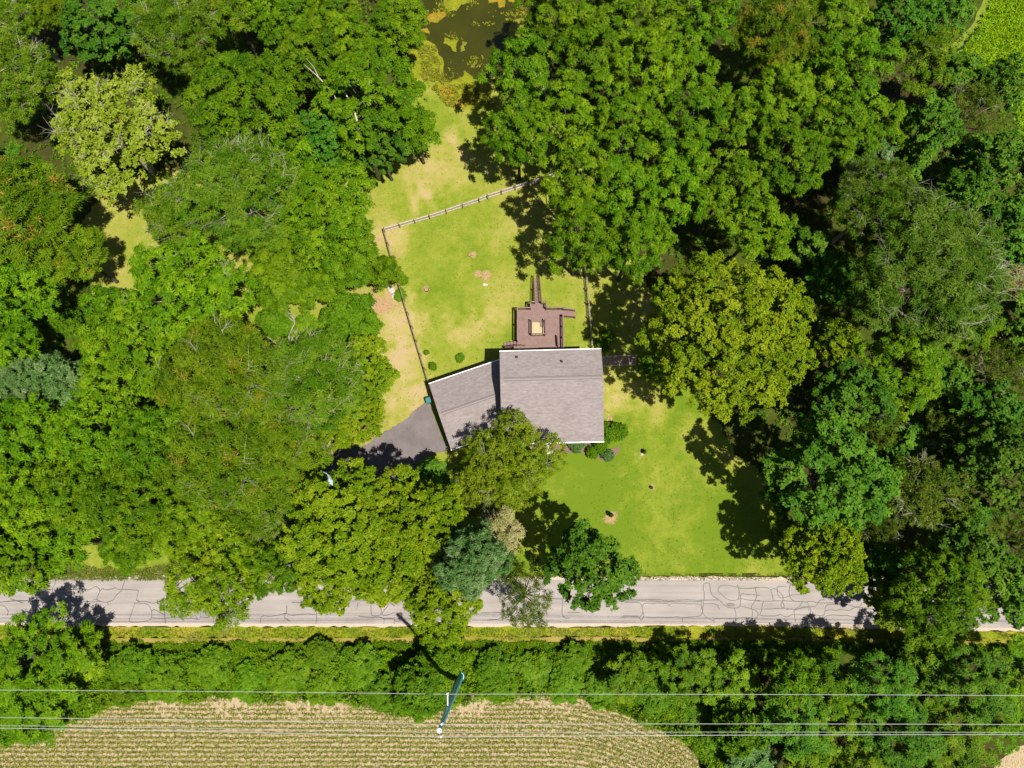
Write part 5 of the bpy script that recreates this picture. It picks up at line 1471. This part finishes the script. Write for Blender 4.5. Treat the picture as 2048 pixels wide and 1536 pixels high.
k = (in_poly(xs_, ys_, field_poly) | in_poly(xs_, ys_, field2)) & (fbm(xs_, ys_, 1.2, 305) + rng.normal(0, .1, 130000) > .44)
xs_, ys_ = xs_[k], ys_[k]
a_ = rng.normal(0, .7, len(xs_)) + np.where(rng.random(len(xs_)) < .3, 1.5, 0)
d = np.stack([np.cos(a_), np.sin(a_), rng.uniform(-.02, .15, len(a_))], 1)
q = leaf_quads(np.stack([xs_, ys_, rng.uniform(.04, .08, len(xs_))], 1), unit(d), np.repeat([[0, 0, 1.0]], len(xs_), 0), rng.uniform(.12, .35, len(xs_)), rng.uniform(.025, .06, len(xs_)), np.full(len(xs_), .1))
o = link('crop_stubble', quads_mesh('crop_stubble', q, DRYB, {'tint': rng.uniform(0.2, 1, len(q))})); o['kind'] = 'stuff'; o['label'] = 'dry straw stubble lying between the crop rows'

# ================================================================ POLE AND WIRES
STEEL = plain('sky_tinted_steel', (.10, .34, .40), .45, .08, 2.0, .35, .5)  # grey galvanised steel; blue skylight of its shaded side put into the colour
GALV = plain('galvanised_fitting', (.33, .33, .34), .45, .05, 4.0, .3)
CERAM = plain('insulator', (.36, .37, .39), .3, .05)
WIRE = plain('wire_aluminium', (.34, .34, .34), .45, .04, 4.0, .25)
pb = at(920, 1353, 0)
best = min((abs((at(879, 1461, h) - pb).y) + .25 * abs((at(879, 1461, h) - pb).x), h) for h in np.arange(14, 28, .1))
PH = float(best[1]); ptop = at(879, 1461, PH)
pole = thing('utility_pole', 'tall tapering steel utility pole standing at the edge of the field', 'pole', pb)
tp = ptop - pb
b = MB(); b.tube([(0, 0, -.3), (0, 0, .02), tp * .5, tp], [.44, .43, .31, .17], 12); b.build('shaft', STEEL, pole)
b = MB(); b.tube([tp - Vector((0, 0, .02)), tp + Vector((0, 0, .10))], [.23, .21], 14); b.build('cap', GALV, pole)
b = MB(); b.tube([(0, 0, -.05), (0, 0, .08)], [.50, .48], 12); b.build('base_plate', STEEL, pole)
def frac(py):   # height along the shaft seen at photo row py
    return min(((at(922 - 42 * (py - 1352) / 109., py, h) - (pb + tp * (h / PH))).to_2d().length, h) for h in np.arange(0, PH, .1))[1]
h_up = frac(1419)
arms = []
def arm(z, dy, dx=0.0):
    s = tp * (z / PH)
    e = s + Vector((dx, dy, .25))
    b = MB(); b.tube([s, s.lerp(e, .6) + Vector((0, 0, .05)), e], [.075, .06, .05], 6); ao = b.build('crossarm', GALV, pole)
    b = MB(); b.tube([s - Vector((0, 0, 1.0)), s.lerp(e, .8)], [.035, .03], 5); b.build('brace', GALV, ao)
    b = MB()
    pts = [e + Vector((0, 0, .04 + i * .055)) for i in range(9)]
    b.tube(pts, [.05 if i % 2 else .10 for i in range(9)], 10); b.build('insulator', CERAM, ao)
    return pb + e + Vector((0, 0, .5))
def solve_dy(px, py, z):
    return at(px, py, z).y - (pb + tp * (z / PH)).y
zu = h_up; zm = PH - 1.2; zl = PH - .5
au = arm(zu, solve_dy(893, 1388, zu + .7), .0)
am = arm(zm, solve_dy(881, 1448, zm + .6), .12)
al = arm(zl, solve_dy(884, 1473, zl + .6), .15)
for k, z in enumerate((PH * .22, PH * .62)):
    s = tp * (z / PH) + Vector((-.30 + .08 * k, .05, 0))
    b = MB(); b.box(s, (.12, .10, .18)); b.build('fitting', GALV, pole)
def wire(name, label, mid, pl, pr, sag_l, sag_r, rad):
    zl_, zr_ = mid.z - sag_l, mid.z - sag_r
    L_, R_ = at(pl[0], pl[1], zl_), at(pr[0], pr[1], zr_)
    b = MB(); pts = []
    for (E, zE, far_x) in ((L_, zl_, -110.0), (R_, zr_, 110.0)):
        half = []
        span = E.x - mid.x
        k_lin = (zE - mid.z) * 1.6 / span; k_q = ((zE - mid.z) - k_lin * span) / span ** 2
        for i in range(1, 25):
            x = mid.x + (far_x - mid.x) * i / 24
            t = (x - mid.x) / span
            half.append(Vector((x, mid.y + (E.y - mid.y) * t, mid.z + k_lin * (x - mid.x) + k_q * (x - mid.x) ** 2)))
        pts = (half[::-1] + [mid] if not pts else pts + half)
    b.tube(pts, [rad] * len(pts), 6)
    return tag(b.build(name, WIRE), label, 'wire', 'wires on the utility pole')
wire('power_line', 'single upper wire crossing the hedge, farthest from the field', au, (0, 1380), (2048, 1391), 1.3, 1.3, .019)
wire('power_line', 'wire just above the pole cap, second from the top', am, (0, 1435), (2048, 1449), 1.3, 1.3, .018)
wire('power_line', 'lowest thick wire, running below the pole cap', al, (0, 1456), (2048, 1469), 1.3, 1.3, .019)
tcap = pb + tp + Vector((.1, 0, .25))
b = MB(); b.tube([tp + Vector((.1, 0, .05)), tp + Vector((.1, 0, .27))], [.05, .05], 6); b.build('wire_clamp', GALV, pole)
wire('ground_wire', 'thinnest wire, running right over the pole cap', Vector((tcap.x, al.y + .35, tcap.z)), (0, 1451), (2048, 1465), 1.0, 1.0, .013)

# ================================================================ SMALL THINGS IN THE YARD
# wheeled bin by the garage
TEAL = plain('teal_plastic', (.008, .085, .085), .5, .08)
p = at(858.5, 801, .9)
bn = thing('wheelie_bin', 'teal wheeled rubbish bin by the outer wall of the garage', 'bin', (p.x - .1, p.y, .085), rz2)
b = MB(); b.add([(-.24, -.25, .05), (.24, -.25, .05), (.24, .25, .05), (-.24, .25, .05), (-.31, -.33, .98), (.31, -.33, .98), (.31, .33, .98), (-.31, .33, .98)],
                [(3, 2, 1, 0), (4, 5, 6, 7), (0, 1, 5, 4), (1, 2, 6, 5), (2, 3, 7, 6), (3, 0, 4, 7)]); b.build('body', TEAL, bn)
b = MB(); b.add([(-.34, -.36, .98), (.34, -.36, .98), (.34, .36, .98), (-.34, .36, .98), (-.30, -.32, 1.05), (.30, -.32, 1.05), (.30, .32, 1.09), (-.30, .32, 1.09)],
                [(3, 2, 1, 0), (4, 5, 6, 7), (0, 1, 5, 4), (1, 2, 6, 5), (2, 3, 7, 6), (3, 0, 4, 7)]); b.build('lid', TEAL, bn)
for s in (-1, 1):
    b = MB(); b.tube([(s * .27, .28, .1), (s * .33, .28, .1)], [.1, .1], 12); b.build('wheel', RUBBER, bn)
b = MB(); b.tube([(-.25, .40, 1.0), (.25, .40, 1.0)], [.02, .02], 6); b.build('handle', TEAL, bn)

STONE = plain('pale_stone', (.24, .22, .21), .9, .2, 5.0)
def rock(px, py, r, label, seed, mat=STONE, cat='rock', group=None, name='rock', flat=.55):
    rr_ = random.Random(seed)
    bm = bmesh.new(); bmesh.ops.create_icosphere(bm, subdivisions=2, radius=r)
    for v_ in bm.verts:
        v_.co *= rr_.uniform(.78, 1.12); v_.co.z *= flat
    bm.normal_update()
    me = bpy.data.meshes.new(name); bm.to_mesh(me); bm.free()
    q = at(px, py, r * flat * .4)
    return tag(link(name, me, None, mat, (q.x, q.y, r * flat * .45), rr_.uniform(0, 6)), label, cat, group)
rock(766, 519, .42, 'white boulder under the trees outside the left yard fence', 1, plain('white_stone', (.25, .25, .26), .85, .08))
rock(783, 581, .50, 'grey-brown flat rock in the pile outside the left fence', 2, flat=.4)
rock(789, 592, .42, 'pale rock at the lower end of the pile outside the left fence', 3, flat=.4)
rock(777, 573, .38, 'upper rock of the pile outside the left fence', 4, plain('brown_stone', (.26, .20, .16), .9, .2), flat=.5)
rock(969, 569, .22, 'small white stone on the bare soil patch of the back lawn', 5, plain('chalk_stone', (.29, .275, .25), .85, .1), flat=.4)
rock(974, 569.5, .15, 'smallest white stone right beside another on the back lawn', 6, bpy.data.materials['chalk_stone'], flat=.4)
rock(1284, 909, .16, 'white stone on the dry patch of the front lawn', 7, bpy.data.materials['chalk_stone'], flat=.4)
# ring of stakes and stumps
STUMP = plain('cut_stump', (.22, .12, .06), .9, .25, 8.0)
def stump(px, py, r, h, label):
    q = at(px, py, 0)
    t = thing('tree_stump', label, 'stump', (q.x, q.y, 0))
    b = MB(); b.tube([(0, 0, -.05), (0, 0, h * .4), (0, 0, h)], [r * 1.35, r * 1.08, r], 14); b.build('stem', BARK, t)
    b = MB(); b.tube([(0, 0, h), (0, 0, h + .012)], [r * .88, r * .86], 14); b.build('cut_face', STUMP, t)
stump(853, 580, .27, .22, 'low cut stump ringed by bare soil on the back lawn')
stump(939, 511, .18, .14, 'small old stump on the upper back lawn')
# young trees with mulch rings
def sapling(px, py, label, h, r):
    return plant(px, py, r, 'shrub', label, h, 'sapling', None, .6, name='sapling')
sapling(1222, 1030, 'thin sapling in a round mulch ring on the front lawn', 1.3, 5)
sapling(1289, 903, 'tiny sapling beside the white stone on the front lawn', .9, 4.5)
sapling(1303, 975, 'tiny plant in the small dry ring of the front lawn', .5, 3.5)
# pale sheet of plastic caught at the driveway edge
m, nt, out = new_mat('pale_plastic')
p_ = surf(nt, out, (.20, .25, .26), .7, None, spec=.2)
q0 = at(652, 962, 13.5)
rr_ = random.Random(2)
bm = bmesh.new()
ctrl = [(648, 945), (656, 948), (661, 958), (660, 967), (652, 972), (640, 975), (628, 976), (612, 977)]
wid = [.25, .5, .6, .65, .5, .28, .18, .1]
rows = []
for (cx, cy), w in zip(ctrl, wid):
    c = at(cx, cy, 14.0) - Vector((q0.x, q0.y, 0))
    row = []
    for j in range(6):
        f = j / 5 - .5
        row.append(bm.verts.new(c + Vector((-f * w * .9, f * w * .7, .25 * math.cos(f * 3) + rr_.uniform(-.10, .10)))))
    rows.append(row)
for a, c in zip(rows, rows[1:]):
    for j in range(5): bm.faces.new((a[j], a[j + 1], c[j + 1], c[j]))
me = bpy.data.meshes.new('plastic_sheet'); bm.to_mesh(me); bm.free()
o = link('plastic_sheet', me, None, m, (q0.x, q0.y, 0))
o.modifiers.new('thick', 'SOLIDIFY').thickness = .02
tag(o, 'pale crumpled plastic sheet hanging in the trees beside the driveway', 'plastic sheet')
